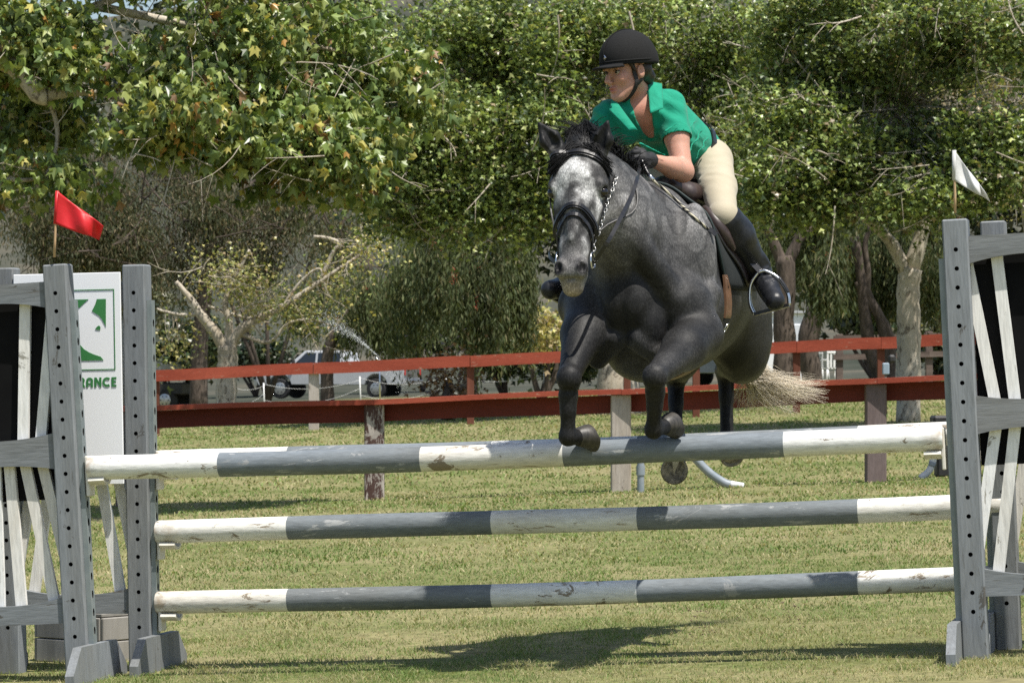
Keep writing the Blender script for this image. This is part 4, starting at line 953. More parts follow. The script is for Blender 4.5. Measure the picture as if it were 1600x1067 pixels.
for sg in (-1, 1):
    g = []
    for a in np.linspace(0, 1, 20):
        th = .30+1.24*a; fu = .20+.13*math.sin(min(a*1.25, 1)*math.pi)-.12*a*a; ru = -.06+.05*a; bow = (1-(max(a-.8, 0)/.2)**2)**.5
        mid_ = (fu+ru)/2; fu, ru = mid_+(fu-mid_)*max(bow, .25), mid_+(ru-mid_)*max(bow, .25); g.append([(ru+(fu-ru)*j/11, sg*th) for j in range(12)])
    fo, A_, N_ = sheet('flap', g, saddle, M_brown, .017, .027)
    rp = np.array([A_[i, 9]+N_[i, 9]*.034 for i in range(3, 13)]); mb = MB(); mb.tube(spline(rp, 30), np.sin(np.linspace(.25, 2.9, 28))*.026+.006, 10); mb.build('knee_roll', M_brown, saddle, smooth=True)
    rp = np.array([A_[i, 11]+N_[i, 11]*.024 for i in range(1, 19)]); mb = MB(); mb.tube(rp, .006, 6); mb.build('welt', M_lea, fo, smooth=True)
S2 = Solid((.35, 14.9, 1.85), (1.1, 15.85, 2.2), .008); Mh = np.stack([Fw, Lf, Up])
for u, z, ru, rv, rz in ((.12, 2.045, .07, .075, .05), (.05, 2.035, .09, .10, .045), (-.05, 2.015, .10, .125, .042), (-.16, 2.03, .09, .15, .05), (-.25, 2.06, .06, .15, .055)):
    S2.ell(H(u, 0, z-.03), (ru, rv, rz), .04, Mh)
for sg in (-1, 1): S2.cap(H(.08, sg*.09, 1.985), H(-.2, sg*.12, 1.985), .045, .05, .04)
v_, q_ = S2.mesh(); v_ = smooth_v(v_, q_, 2); obj('seat', v_, q_, M_brown, saddle, smooth=True)
gu = .27
def band(name, th0, th1, w_, off, th, mat, par):
    pts, nr = zip(*[on_trunk(gu, a, off) for a in np.linspace(th0, th1, 30)]); return strap(name, pts, np.array(nr), w_, th, mat, par, 3)
gi = band('girth', 1.40, 1.98, .098, .012, .010, M_tan, saddle); band('girth_elastic', 1.96, 2.30, .092, .008, .008, M_elastic, saddle); band('girth', 2.28, 4.85, .098, .011, .010, M_tan, saddle)
dp, dn = on_trunk(gu+.03, 2.10, .018); ring = [dp+Fw*.018*math.cos(a)+np.cross(dn, Fw)*.022*math.sin(a) for a in np.linspace(0, 2*math.pi, 17)]
mb = MB(); mb.tube(ring, .0032, 6, False); mb.build('girth_ring', M_steel, gi, smooth=True)
def stirrup(top, bed, side, axis, par):
    # arch from the leather's eye down to the foot bed; side = half width vector
    up_ = top-bed; pts = [bed-side*1.0, bed-side*1.08+up_*.30, bed-side*.80+up_*.72, bed-side*.25+up_*.97, top, bed+side*.25+up_*.97, bed+side*.80+up_*.72, bed+side*1.08+up_*.30, bed+side]
    mb = MB(); mb.tube(spline(pts, 48), .0085, 8); s_ = mb.build('stirrup', M_steel, par, smooth=True)
    t_ = np.linspace(-1, 1, 7); V, Fc = strap_np(np.array([bed+side*q for q in t_]), up_, .042, .014); mb = MB(); mb.add(V, Fc); mb.build('foot_bed', M_lea, s_)
    mb = MB(); mb.tube(spline([pts[7]+side*.03, pts[7]*.5+pts[6]*.5+side*.06, pts[6]+side*.03], 10), .009, 8); mb.build('rubber_branch', M_lea, s_, smooth=True)
stirrup(P(1190, 424, 15.17), P(1206, 484, 15.15), (P(1240, 470, 15.10)-P(1172, 488, 15.14))*.40, None, saddle)
stirrup(P(898, 430, 15.35), P(884, 477, 15.32), np.array([.055, -.03, -.03]), None, saddle)
strap('stirrup_leather', spline([on_trunk(.02, 1.45, .045)[0], P(1168, 405, 15.18), P(1189, 425, 15.17)], 14), (.5, -1, .2), .028, .005, M_lea, saddle)
strap('stirrup_leather', spline([on_trunk(.02, -1.3, .045)[0], P(915, 400, 15.40), P(898, 432, 15.35)], 14), (-1, -.6, .2), .028, .005, M_lea, saddle)
# ------------------------------------------------------------------ the rider
M_skin = mk_attr('skin', .5, 90, .10, .12, .35, .18)
def mat_fabric(name, c1, c2, wr=8, bs=.35, bd=.012, rough=.75, stretch=(1, 1, 1)):
    m, t, b, tc = mat_base(name); b.inputs['Roughness'].default_value = rough; b.inputs['Specular IOR Level'].default_value = .2; b.inputs['Sheen Weight'].default_value = .15
    n = noise(t, tc, wr, 3, .5, dist=1.2, stretch=stretch); f = noise(t, tc, 420, 2)
    r = ramp(t, n.outputs[0], [(.3, c1), (.7, c2)]); t.links.new(r.outputs[0], b.inputs['Base Color'])
    ad = nd(t, 'ShaderNodeMath', operation='MULTIPLY_ADD'); ad.inputs[1].default_value = .06; t.links.new(f.outputs[0], ad.inputs[0]); t.links.new(n.outputs[0], ad.inputs[2])
    bump(t, b, ad.outputs[0], bs, bd); return m
M_shirt = mat_fabric('green polo knit', (.003, .225, .135), (.006, .28, .17), 9, .6, .022)
M_breech = mat_fabric('beige breeches cloth', (.40, .355, .255), (.45, .40, .295), 7, .35, .012)
M_boot = mk('black boot leather', (.010, .011, .013), (.020, .021, .024), 30, .4, .5, .006, spec=.35)
M_glove = mk('black glove', (.010, .010, .011), (.020, .020, .021), 60, .7, .3, .004)
M_helm = mk('black velvet helmet', (.009, .009, .009), (.019, .019, .019), 300, .9, .2, .002, spec=.2)
M_hair2 = mk('dark brown hair', (.018, .011, .007), (.035, .022, .014), 120, .5, .5, .004, stretch=(1, 1, .2))
M_strap = mk('black webbing', (.009, .009, .009), (.018, .017, .016), 150, .7)
ptop = H(-.29, .015, 2.155)
person = thing('person', 'rider in a green polo shirt, beige breeches and black helmet leaning over the horse', 'person', H(-.05, 0, 2.05))
lsh, rsh = P(1048, 164, 15.25), P(950, 182, 15.19); Ls = (lsh-rsh)/np.linalg.norm(lsh-rsh); msh = (lsh+rsh)/2+np.array([.01, .03, .0])
hipL, hipR = H(-.27, .105, 2.15), H(-.27, -.08, 2.15); waist = ptop*.6+msh*.4
elL, wrL = P(1067, 268, 15.12), P(1020, 251, 14.97); elR, wrR = np.array([.30, 15.2, 2.06]), handR+np.array([-.05, .07, .02])
knL, anL, toL = P(1131, 338, 15.08), P(1187, 424, 15.27), P(1211, 470, 15.07); knR, anR, toR = H(.10, -.285, 1.86), P(902, 446, 15.46), P(860, 453, 15.24)
hd = P(980, 110, 15.15); hf = np.array([-.78, -.60, -.12]); hf /= np.linalg.norm(hf); hl = np.cross((0, 0, 1), hf); hl /= np.linalg.norm(hl); hl = hl+np.array([0, 0, .03]); hl /= np.linalg.norm(hl); hu = np.cross(hf, hl); hu = hu if hu[2] > 0 else -hu
def G(f, l, u): return hd+hf*f+hl*l+hu*u
GM = np.stack([hf, hl, hu])
def body_core(S, sk=0.0, full=True):      # torso under the clothes
    S.cap(ptop, waist, (.125+sk, .095+sk), (.112+sk, .085+sk), .04, Ls); S.cap(waist, msh, (.118+sk, .088+sk), (.150+sk, .092+sk), .04, Ls)
    S.cap(lsh, rsh, .056+sk, .056+sk, .04)
    for sg in (-1, 1): S.ell(msh*.72+waist*.28+Ls*sg*.07+np.array([-.045, -.055, -.045]), .062+sk, .04)
def rider_skin():
    S = Solid((.10, 14.75, 1.35), (1.28, 15.85, 2.78), .0065)
    body_core(S, -.012)
    nb = P(1008, 162, 15.27); S.cap(G(-.02, 0, -.05), nb, .052, .058, .03); S.cap(nb, msh, .06, .08, .05)
    S.cap(nb+np.array([.0, .0, -.01]), lsh, .04, .045, .04); S.cap(nb, rsh, .04, .045, .04)
    for s_, e_, w_ in ((lsh, elL, wrL), (rsh, elR, wrR)):
        S.cap(s_, s_+(e_-s_)*.5, .05, .047, .02); S.cap(s_+(e_-s_)*.5, e_, .047, .041, .02); S.ell(e_, .041, .02)
        S.cap(e_, e_+(w_-e_)*.4, .042, .042, .02); S.cap(e_+(w_-e_)*.4, w_, .041, .028, .02)
    for h_, k_, a_, t_ in ((hipL, knL, anL, toL), (hipR, knR, anR, toR)): S.cap(h_, k_, .075, .045, .03); S.cap(k_, a_, .042, .03, .03); S.cap(a_, t_, .03, .025, .02)
    S.ell(hd, (.09, .07, .09), .02, GM)
    V, Q = S.mesh()
    # finer head grid for the face
    return V, Q, S
def rider_head(S):
    S.ell(G(-.012, 0, .04), (.096, .074, .088), .03, GM); S.ell(G(.032, 0, -.03), (.060, .053, .086), .03, GM)
    S.cap(G(.035, 0, -.075), G(.076, 0, -.112), .034, .020, .025)
    for sg in (-1, 1):
        S.cap(G(-.005, sg*.049, -.045), G(.062, sg*.016, -.106), .020, .017, .025); S.ell(G(.066, sg*.037, -.032), (.025, .022, .025), .02, GM)
        S.ell(G(-.012, sg*.076, -.012), (.020, .010, .031), .008, GM); S.ell(G(.098, sg*.031, -.003), (.013, .017, .011), .010, GM, 'c')
        S.ell(G(.106, sg*.010, -.047), (.011, .008, .007), .008, GM); S.cap(G(.088, sg*.046, .010), G(.092, sg*.016, .012), .007, .008, .012)
        S.ell(G(-.006, sg*.084, -.008), (.009, .007, .014), .004, GM, 'c')
    S.cap(G(.090, 0, .004), G(.114, 0, -.036), .008, .0105, .010); S.ell(G(.119, 0, -.041), .0095, .008)
    S.ell(G(.090, 0, -.071), (.013, .024, .006), .008, GM); S.ell(G(.088, 0, -.084), (.012, .020, .006), .008, GM); S.ell(G(.104, 0, -.0775), (.010, .019, .0018), .003, GM, 'c')
    S.cap(G(-.02, 0, -.05), P(1008, 162, 15.27), .046, .052, .03)
S = Solid((.10, 14.75, 1.35), (1.28, 15.85, 2.78), .0048)
body_core(S, -.012)
nb = P(1008, 162, 15.27); S.cap(nb, msh, .06, .08, .05); S.cap(nb, lsh, .04, .045, .04); S.cap(nb, rsh, .04, .045, .04)
for s_, e_, w_ in ((lsh, elL, wrL), (rsh, elR, wrR)):
    S.cap(s_, s_+(e_-s_)*.5, .052, .051, .02); S.cap(s_+(e_-s_)*.5, e_, .051, .041, .02); S.ell(e_, .041, .02)
    S.cap(e_, e_+(w_-e_)*.35, .043, .044, .02); S.cap(e_+(w_-e_)*.35, w_, .043, .027, .02)
for h_, k_, a_, t_ in ((hipL, knL, anL, toL), (hipR, knR, anR, toR)): S.cap(h_, k_, .07, .045, .03); S.cap(k_, a_, .042, .03, .03); S.cap(a_, t_, .03, .022, .02)
rider_head(S); RS = S
v_, q_ = S.mesh(); v_ = smooth_v(v_, q_, 2)
rel = v_-hd; f_, l_, u_ = rel@hf, rel@hl, rel@hu
c_ = np.tile(np.array([.50, .27, .195]), (len(v_), 1)); isH = np.linalg.norm(rel, axis=1) < .17
c_ = mixv(c_, (.56, .24, .17), .5*np.exp(-(((f_-.07)/.03)**2+((np.abs(l_)-.045)/.022)**2+((u_+.035)/.022)**2))*isH)
lip = np.exp(-(((u_+.0775)/.010)**2+(l_/.021)**2))*(f_ > .085)*isH; c_ = mixv(c_, (.40, .10, .085), np.clip(lip*1.1, 0, 1)*.85)
c_ = mixv(c_, (.13, .07, .045), np.exp(-(((u_-.013)/.0045)**2+((np.abs(l_)-.032)/.018)**4))*(f_ > .075)*isH*.8)
c_ = mixv(c_, (.42, .15, .10), sstep(.12, .03, np.linalg.norm(v_-P(1005, 185, 15.15), axis=1))*.5)
obj('body', v_, q_, M_skin, person, smooth=True, col=c_)
M_eyeb = mk('eye white', (.40, .37, .34), None, 5, .3); M_iris = mk('eye iris', (.03, .022, .015), None, 5, .15)
for sg in (-1, 1):
    mb = MB(); mb.sphere(G(.0785, sg*.031, -.004), .0125, 14, 10); e_ = mb.build('eye', M_eyeb, person, smooth=True); mb = MB(); mb.sphere(G(.0860, sg*.031+.001, -.004), .0078, 10, 8); mb.build('iris', M_iris, e_, smooth=True)
    mb = MB(); mb.tube(spline([G(.080, sg*.047, -.003), G(.091, sg*.040, .004), G(.0945, sg*.030, .0055), G(.091, sg*.018, .002)], 12), .0022, 5); mb.build('eyelid', M_hair2, person, smooth=True)
# shirt with a V opening
S = Solid((.22, 14.85, 1.98), (1.05, 15.85, 2.62), .0055)
body_core(S, .0); S.cap(ptop+np.array([0, -.02, .03]), waist, (.122, .10), (.122, .098), .05, Ls)
S.cap(lsh, lsh+(elL-lsh)*.46, .062, .067, .03); S.cap(rsh, rsh+(elR-rsh)*.46, .064, .066, .03); S.cap(nb+np.array([.006, .012, -.012]), msh, .058, .10, .04); S.cap(P(1036, 166, 15.40), P(1090, 228, 15.60), .074, .082, .04)
aL = (elL-lsh)/np.linalg.norm(elL-lsh); cL = lsh+(elL-lsh)*.49
for s_, e_ in ((lsh, elL), (rsh, elR)):   # clean hems
    a = (e_-s_)/np.linalg.norm(e_-s_); S.cap(s_+(e_-s_)*.46, s_+(e_-s_)*.50, .0675, .0675, .004); S.cap(s_+(e_-s_)*.73, s_+(e_-s_)*.95, .095, .095, .003, None, 'c')
    S.cap(s_+(e_-s_)*.50, s_+(e_-s_)*.70, .060, .066, .003, None, 'c')
S.cap(P(1001, 150, 15.12), P(1006, 170, 15.10), .066, .050, .008, None, 'c')
vq = [(px_, py_, r_, S.first(px_, py_, 14.7, 15.4)+.004) for px_, py_, r_ in ((1003, 172, .040), (1008, 188, .033), (1013, 204, .026), (1016, 218, .019))]
for (x0_, y0_, r0_, d0_), (x1_, y1_, r1_, d1_) in zip(vq[:-1], vq[1:]): S.cap(P(x0_, y0_, d0_), P(x1_, y1_, d1_), r0_, r1_, .006, None, 'c')
for q0, q1, r_ in ((P(1095, 205, 15.35), P(1070, 248, 15.25), .007), (P(1105, 215, 15.42), P(1085, 250, 15.3), .006), (P(1040, 205, 15.1), P(1062, 190, 15.12), .006), (P(1085, 190, 15.3), P(1068, 215, 15.16), .006), (P(1000, 225, 15.04), P(1040, 243, 15.06), .007)): S.cap(q0, q1, r_, r_*.4, .018)
v_, q_ = S.mesh(); v_ = smooth_v(v_, q_, 2); SS = S
fold = np.sin((v_@np.array([46., 10., 70.]))+6*vnoise(v_, 7, 41))*.0045*sstep(.4, .7, vnoise(v_, 6, 43))+(vnoise(v_, 14, 42)-.5)*.005; v_ = v_+fold[:, None]*((v_-(waist+msh)/2)/np.linalg.norm(v_-(waist+msh)/2, axis=1, keepdims=True))
shirt = obj('shirt', v_, q_, M_shirt, person, smooth=True)
def patch(name, quad, D, mat, par, n=8, bulge=.008, thick=.004):
    A, B, Cc, E = [P(*q, d) for q, d in zip(quad, D)]; V = []
    for i in range(n+1):
        for j in range(n+1):
            u, v = i/n, j/n; V.append((A*(1-v)+B*v)*(1-u)+(E*(1-v)+Cc*v)*u+np.array([0, -bulge*math.sin(math.pi*u)*math.sin(math.pi*v), 0]))
    o = obj(name, np.array(V), [(i*(n+1)+j, (i+1)*(n+1)+j, (i+1)*(n+1)+j+1, i*(n+1)+j+1) for i in range(n) for j in range(n)], mat, par, smooth=True); s_ = o.modifiers.new('thick', 'SOLIDIFY'); s_.thickness = thick; return o
patch('collar', [(1012, 128), (1016, 178), (1036, 170), (1034, 132)], [15.22, 15.07, 15.10, 15.22], M_shirt, shirt)
patch('collar', [(957, 150), (996, 203), (985, 206), (952, 172)], [15.12, 15.02, 15.02, 15.07], M_shirt, shirt)
0 and patch('placket', [(1014, 178), (1018, 222), (1024, 222), (1021, 176)], [15.07, 14.99, 14.99, 15.07], M_shirt, shirt, thick=.003)
# breeches
S = Solid((.20, 14.95, 1.70), (1.15, 15.95, 2.42), .006)
bt = ptop+(waist-ptop)*.30
S.cap(ptop+np.array([0, .03, -.03]), bt, (.155, .12), (.128, .102), .05, Ls)
for sg, h_, k_ in ((1, hipL, knL), (-1, hipR, knR)):
    S.ell(h_+np.array([-.008, .05, -.02]), (.088, .105, .10), .05)
    S.cap(h_, h_+(k_-h_)*.5, .087, .077, .04); S.cap(h_+(k_-h_)*.5, k_, .077, .057, .03); S.ell(k_, .062, .02)
    S.cap(k_, k_+((anL if sg > 0 else anR)-k_)*.3, .058, .05, .02)
ax = (waist-ptop)/np.linalg.norm(waist-ptop); S.cap(bt+ax*.125, bt+ax*.20, .125, .2, .004, None, 'c')
v_, q_ = S.mesh(); v_ = smooth_v(v_, q_, 2)
wz = np.exp(-(np.linalg.norm(v_-P(1095, 268, 15.33), axis=1)/.13)**2); cv = np.sin(v_@np.array([25., 30., 150.])+4*vnoise(v_, 8, 51))*.0045*wz+(vnoise(v_, 18, 52)-.5)*.003
v_ = v_+cv[:, None]*np.array([.5, -.85, .1]); obj('breeches', v_, q_, M_breech, person, smooth=True)
BS = S; ring = []
Lb = Ls-ax*(Ls@ax); Lb /= np.linalg.norm(Lb); Nb = np.cross(ax, Lb)
bc = bt+ax*.012
pts, nr = [], []
for a in np.linspace(0, 2*math.pi, 49):
    d = Lb*math.cos(a)+Nb*math.sin(a); h1 = BS.hit(bc, d, .3); h2 = SS.hit(bc, d, .3); h_ = h1 if np.linalg.norm(h1-bc) > np.linalg.norm(h2-bc) else h2; pts.append(h_+d*.006); nr.append(d)
V, Fc = strap_np(pts, np.array(nr), .034, .006); mb = MB(); mb.add(V, Fc); mb.build('belt', M_lea, person)
# boots
for k_, a_, t_, side in ((knL, anL, toL, 1), (knR, anR, toR, -1)):
    lo = np.minimum(np.minimum(k_, a_), t_)-.13; hi = np.maximum(np.maximum(k_, a_), t_)+.13; S = Solid(lo, hi, .0055)
    d = a_-k_; back = np.array([.05, .05, 0]) if side > 0 else np.array([-.02, .05, 0])
    S.cap(k_+d*.08, k_+d*.35, .073, .078, .02); S.cap(k_+d*.35, k_+d*.85, .077, .054, .02); S.cap(k_+d*.85, a_, .053, .049, .02)
    S.cap(k_+d*.20+back*.4, k_+d*.55+back*.25, .05, .04, .03)
    ft = t_-a_; heel = a_-ft*.28+np.array([0, 0, -.035]); S.cap(a_, heel, .045, .038, .02); S.cap(a_+np.array([0, 0, -.01]), a_+ft*.6, .046, .046, .02); S.cap(a_+ft*.55, t_, .046, .042, .015)
    fu = ft/np.linalg.norm(ft); tp_ = np.array([0, -.6, .8]); tp_ = tp_-fu*(tp_@fu); tp_ /= np.linalg.norm(tp_); sd_ = np.cross(fu, tp_)
    for j in range(5): c0 = a_+ft*(.06+.13*j)+tp_*.043; S.cap(c0-sd_*.022, c0+sd_*.022+fu*.008, .0065, .0065, .004)
    S.cap(a_+ft*.80+tp_*.052-sd_*.03, a_+ft*.80+tp_*.052+sd_*.03, .006, .006, .006, None, 'c')
    for j in range(3): c0 = k_+d*(.78+.07*j); S.cap(c0+np.array([-.045, -.02, 0]), c0+np.array([.045, -.02, .01]), .010, .010, .02)
    v_, q_ = S.mesh(); v_ = smooth_v(v_, q_, 2); bo = obj('boot', v_, q_, M_boot, person, smooth=True)
    n_ = np.cross(ft, np.array([1, 0, 0])); n_ /= np.linalg.norm(n_); n_ = n_ if n_[2] < 0 else -n_
    mb = MB(); mb.tube(np.array([heel+n_*.026, a_+n_*.03+ft*.2, a_+ft*.65+n_*.034, t_+n_*.026]), [.034, .034, .041, .036], 12, True, .3); mb.build('sole', M_lea, bo, smooth=True)
# gloves with five fingers closed on rein and crop
def glove(palm, wr, kn, across, name='glove'):
    S = Solid(palm-.11, palm+.11, .0035); kn = kn/np.linalg.norm(kn); across = across-kn*(across@kn); across /= np.linalg.norm(across); inw = np.cross(across, kn); inw = inw if inw[2] < 0 else -inw
    S.cap(wr, palm, .031, .034, .015); S.cap(palm-across*.022, palm+across*.022, .027, .027, .012)
    for i, ln in enumerate((.90, 1.0, .95, .78)):
        b = palm+kn*.026+across*(.033-.022*i)-inw*.012; k1 = b+kn*.024*ln; k2 = k1+inw*.026*ln+kn*.002; k3 = k2-kn*.024*ln+inw*.006
        S.cap(palm+across*(.024-.016*i), b, .014, .0115, .006); S.cap(b, k1, .0115, .0108, .003); S.cap(k1, k2, .0108, .010, .003); S.cap(k2, k3, .010, .009, .003)
    tb = palm+across*.036-kn*.012; t1 = tb+across*.014+kn*.026+inw*.006; t2 = t1+kn*.020-across*.012+inw*.014; S.cap(palm, tb, .018, .0145, .008); S.cap(tb, t1, .0135, .012, .004); S.cap(t1, t2, .012, .010, .003)
    S.cap(wr-(palm-wr)*.05, wr+(palm-wr)*.35, .036, .036, .006)
    v_, q_ = S.mesh(); return obj(name, v_, q_, M_glove, person, smooth=True)
gl = glove(handL+np.array([.01, .02, .0]), wrL+np.array([-.015, -.02, 0]), np.array([-.75, -.65, -.1]), np.array([-.2, .1, 1.]))
V, Fc = strap_np(spline([P(1013, 241, 14.90), P(1014, 248, 14.885), P(1014, 256, 14.89)], 6), (.3, -1, .1), .010, .003); mb = MB(); mb.add(V, Fc); mb.build('wrist_tab', M_strap, gl)
glove(handR, wrR, np.array([-.1, -.9, -.2]), np.array([.2, 0, 1.]))
# helmet
def build_helmet():
    S = Solid(hd-.26, hd+.27, .0045)
    c0 = G(-.012, 0, .048); S.ell(c0, (.134, .108, .124), .02, GM); S.ell(G(-.07, 0, .02), (.07, .092, .08), .03, GM)
    pn = hu*.97-hf*.04; pn /= np.linalg.norm(pn)
    pl = G(.0, 0, .020)
    S.fn(S.lo, S.lo+S.n*S.h, lambda X, Y, Z: (X-pl[0])*pn[0]+(Y-pl[1])*pn[1]+(Z-pl[2])*pn[2], .006, 'c')
    S.ell(G(-.015, 0, .045), (.118, .092, .105), .004, GM, 'c')
    # peak
    def peak(X, Y, Z):
        f = (X-hd[0])*hf[0]+(Y-hd[1])*hf[1]+(Z-hd[2])*hf[2]; l = (X-hd[0])*hl[0]+(Y-hd[1])*hl[1]+(Z-hd[2])*hl[2]; u = (X-hd[0])*hu[0]+(Y-hd[1])*hu[1]+(Z-hd[2])*hu[2]
        us = .028-.16*np.maximum(f-.10, 0)-1.6*l*l; rr = np.sqrt(((f-.03)/.138)**2+(l/.104)**2)-1
        return np.maximum(np.maximum(np.abs(u-us)-.0048, rr*.10), .085-f)
    S.fn(S.lo, S.lo+S.n*S.h, peak, .010)
    v_, q_ = S.mesh(); v_ = smooth_v(v_, q_, 2); h_ = obj('helmet', v_, q_, M_helm, person, smooth=True)
    rim = []
    for a in np.linspace(0, 2*math.pi, 61):
        f, l = math.cos(a), math.sin(a); rim.append(G(-.012+.1335*f, .1075*l, .037+.004*f))
    mb = MB(); mb.tube(rim, .0035, 6, False); mb.build('rim_band', M_helm, h_, smooth=True)
    seam = [G(-.012+.136*math.cos(a), 0, .048+.126*math.sin(a)) for a in np.linspace(.1, 3.0, 40)]; mb = MB(); mb.tube(seam, .0022, 5); mb.build('seam', M_helm, h_, smooth=True)
    cb = P(945, 91, S.first(945, 91, 14.8, 15.4)); nn = (cb-c0)*np.array([1, 1, .9]); nn /= np.linalg.norm(nn); t1 = np.cross(nn, hu); t1 /= np.linalg.norm(t1); t2 = np.cross(nn, t1)
    for r0, r1, m_ in ((.0125, .0085, M_steel), (.0050, .0, M_steel)):
        V = [cb+nn*.002+t1*r0*x+t2*r0*y for x, y in ((1, 0), (0, 1), (-1, 0), (0, -1))]+[cb+nn*.0045+t1*r1*x+t2*r1*y for x, y in ((1, 0), (0, 1), (-1, 0), (0, -1))]+[cb+nn*.002+t1*r1*x+t2*r1*y for x, y in ((1, 0), (0, 1), (-1, 0), (0, -1))]
        mb = MB(); mb.add(V, [(i, (i+1) % 4, 4+(i+1) % 4, 4+i) for i in range(4)]+[(4+i, 4+(i+1) % 4, 8+(i+1) % 4, 8+i) for i in range(4)]); mb.build('emblem', m_, h_)
    def wrap(pts, w_=.017, off=.004):
        out, nr = [], []
        for p_ in spline(pts, 24):
            c = G(.0, 0, min(-.03, (p_-hd)@hu*.5)); d = p_-c; d = d/np.linalg.norm(d); q = RS.hit(c, d, .25); out.append(q+d*off); nr.append(d)
        V, Fc = strap_np(sm(out, 3), np.array(nr), w_, .004); mb = MB(); mb.add(V, Fc); mb.build('chin_strap', M_strap, h_)
    for sg in (-1, 1):
        wrap([G(.030, sg*.08, .03), G(.018, sg*.075, -.02), G(.012, sg*.07, -.065), G(.03, sg*.045, -.115), G(.045, 0, -.13)])
        wrap([G(-.045, sg*.08, .02), G(-.025, sg*.075, -.03), G(.008, sg*.07, -.068)], .014)
    return h_
build_helmet()
S = Solid(hd-.2, hd+.2, .005); S.ell(G(-.055, 0, .0), (.058, .073, .062), .03, GM); S.ell(G(-.098, 0, -.035), (.036, .048, .036), .02, GM); S.ell(G(.0, 0, .06), (.09, .078, .07), .02, GM)
for sg in (-1, 1): S.cap(G(.045, sg*.070, .035), G(.020, sg*.076, -.004), .010, .006, .012)
v_, q_ = S.mesh(); obj('hair', v_, q_, M_hair2, person, smooth=True)
# ------------------------------------------------------------------ trees and shrubs
M_leafS = mk_leaf('sycamore leaf', .27, .36, .5); M_leafD = mk_leaf('narrow leaf', .30, .6, .2)
M_barkS = mat_paint('pale sycamore bark', (.42, .37, .29), (.56, .51, .43), (.20, .165, .125), .57, 3, .85, (1, 1, .35))
M_barkD = mk('dark rough bark', (.045, .034, .026), (.12, .092, .072), 14, .95, .8, .03, stretch=(1, 1, .3))
M_twig = mk('grey brown twig', (.13, .10, .075), (.26, .21, .165), 10, .9)
def star(l5=True):
    ang = [90, 62, 34, 5, -24, -90, 204, 175, 146, 118]; rad = [1.0, .50, .86, .42, .55, .16, .55, .42, .86, .50]
    V = [(0, .0, .06)]+[(r*math.cos(R(a))*.56, r*math.sin(R(a))*.62, -.42*abs(math.cos(R(a)))*r-.28*max(0, r*math.sin(R(a)))**2) for a, r in zip(ang, rad)]
    V = np.array(V); V[:, 1] += .12; T = np.array([[0, 1+i, 1+(i+1) % 10] for i in range(10)]); return V, T
def star3():
    ang = [90, 55, 20, -90, 160, 125]; rad = [1.0, .45, .85, .3, .85, .45]
    V = [(r*math.cos(R(a))*.62, r*math.sin(R(a))*.62, -.2*abs(math.cos(R(a)))*r) for a, r in zip(ang, rad)]; V = np.array(V)
    return V, np.array([[0, 1, 5], [1, 2, 3], [5, 3, 4], [1, 3, 5]])
def lance():
    return np.array([(0, 0, 0), (.11, .45, -.03), (0, 1, -.10), (-.11, .45, -.03)]), np.array([[0, 1, 3], [1, 2, 3]])
def leaf_frames(n, droop=.5, flat=.5):
    # stem direction y (hangs by droop), face normal z (turned up by flat)
    y = rng.normal(size=(n, 3)); y[:, 2] = y[:, 2]*.6-droop*1.6; y /= np.linalg.norm(y, axis=1, keepdims=True)
    z = rng.normal(size=(n, 3)); z[:, 2] = np.abs(z[:, 2])+flat; z -= y*(z*y).sum(1, keepdims=True); z /= np.linalg.norm(z, axis=1, keepdims=True)+1e-9
    return np.stack([np.cross(y, z), y, z], 1)
def leaf_mesh(pos, size, tmpl, cols, frames):
    V0, T = tmpl; n = len(pos); V = np.einsum('vi,nij->nvj', V0, frames)*size[:, None, None]+pos[:, None, :]
    Fc = (np.arange(n)[:, None, None]*len(V0)+T[None]).reshape(-1, 3); return V.reshape(-1, 3), Fc, np.repeat(cols, len(V0), 0)
def leaf_cols(n, pal, w_, jit=.25):
    pal = np.array(pal); k = rng.choice(len(pal), n, p=np.array(w_)/sum(w_)); c = pal[k]*(1+rng.uniform(-jit, jit, (n, 1))); return c
def clumps(blobs, n, shell=.5, gap=0):
    # blobs: (px, py, D, rx_px, ry_px, rd_m, weight) -> clump centres in the crown volume
    out = []; wsum = sum(b[6] for b in blobs)
    for px, py, D, rx, ry, rd, wg in blobs:
        m = int(n*wg/wsum); d = rng.normal(size=(m, 3)); d /= np.linalg.norm(d, axis=1, keepdims=True); r = (shell+(1-shell)*rng.random(m))[:, None]**1.0*rng.random((m, 1))**.25
        s = D/F; out.append(P(px, py, D)+d*r*np.array([rx*s, rd, ry*s]))
    out = np.vstack(out)
    if gap: v = vnoise(out, .55, 77)*.5+vnoise(out, 1.3, 79)*.35+vnoise(out, 2.6, 78)*.15; out = out[v > np.quantile(v, gap)]
    return out
def boughs(blobs, nb, per, rad=.7, seed=0):   # crowns built of separate boughs: leaf sprays over the upper side of each, dark gaps between
    c = clumps(blobs, nb, .1); out = []
    for b in c:
        r = rad*(.6+.7*rng.random()); d = rng.normal(size=(per, 3)); d /= np.linalg.norm(d, axis=1, keepdims=True); d[:, 2] = np.where(d[:, 2] < 0, d[:, 2]*.55, d[:, 2])
        out.append(b+d*(.45+.55*rng.random((per, 1)))*r*np.array([1.1, 1.0, .60])+np.array([0, 0, -.25])*(np.abs(d[:, :1])*r))
    return np.vstack(out)
def limb(pts, r0, r1, n=14): q = spline(pts, n); t = np.linspace(0, 1, len(q)); return q, r0+(r1-r0)*t
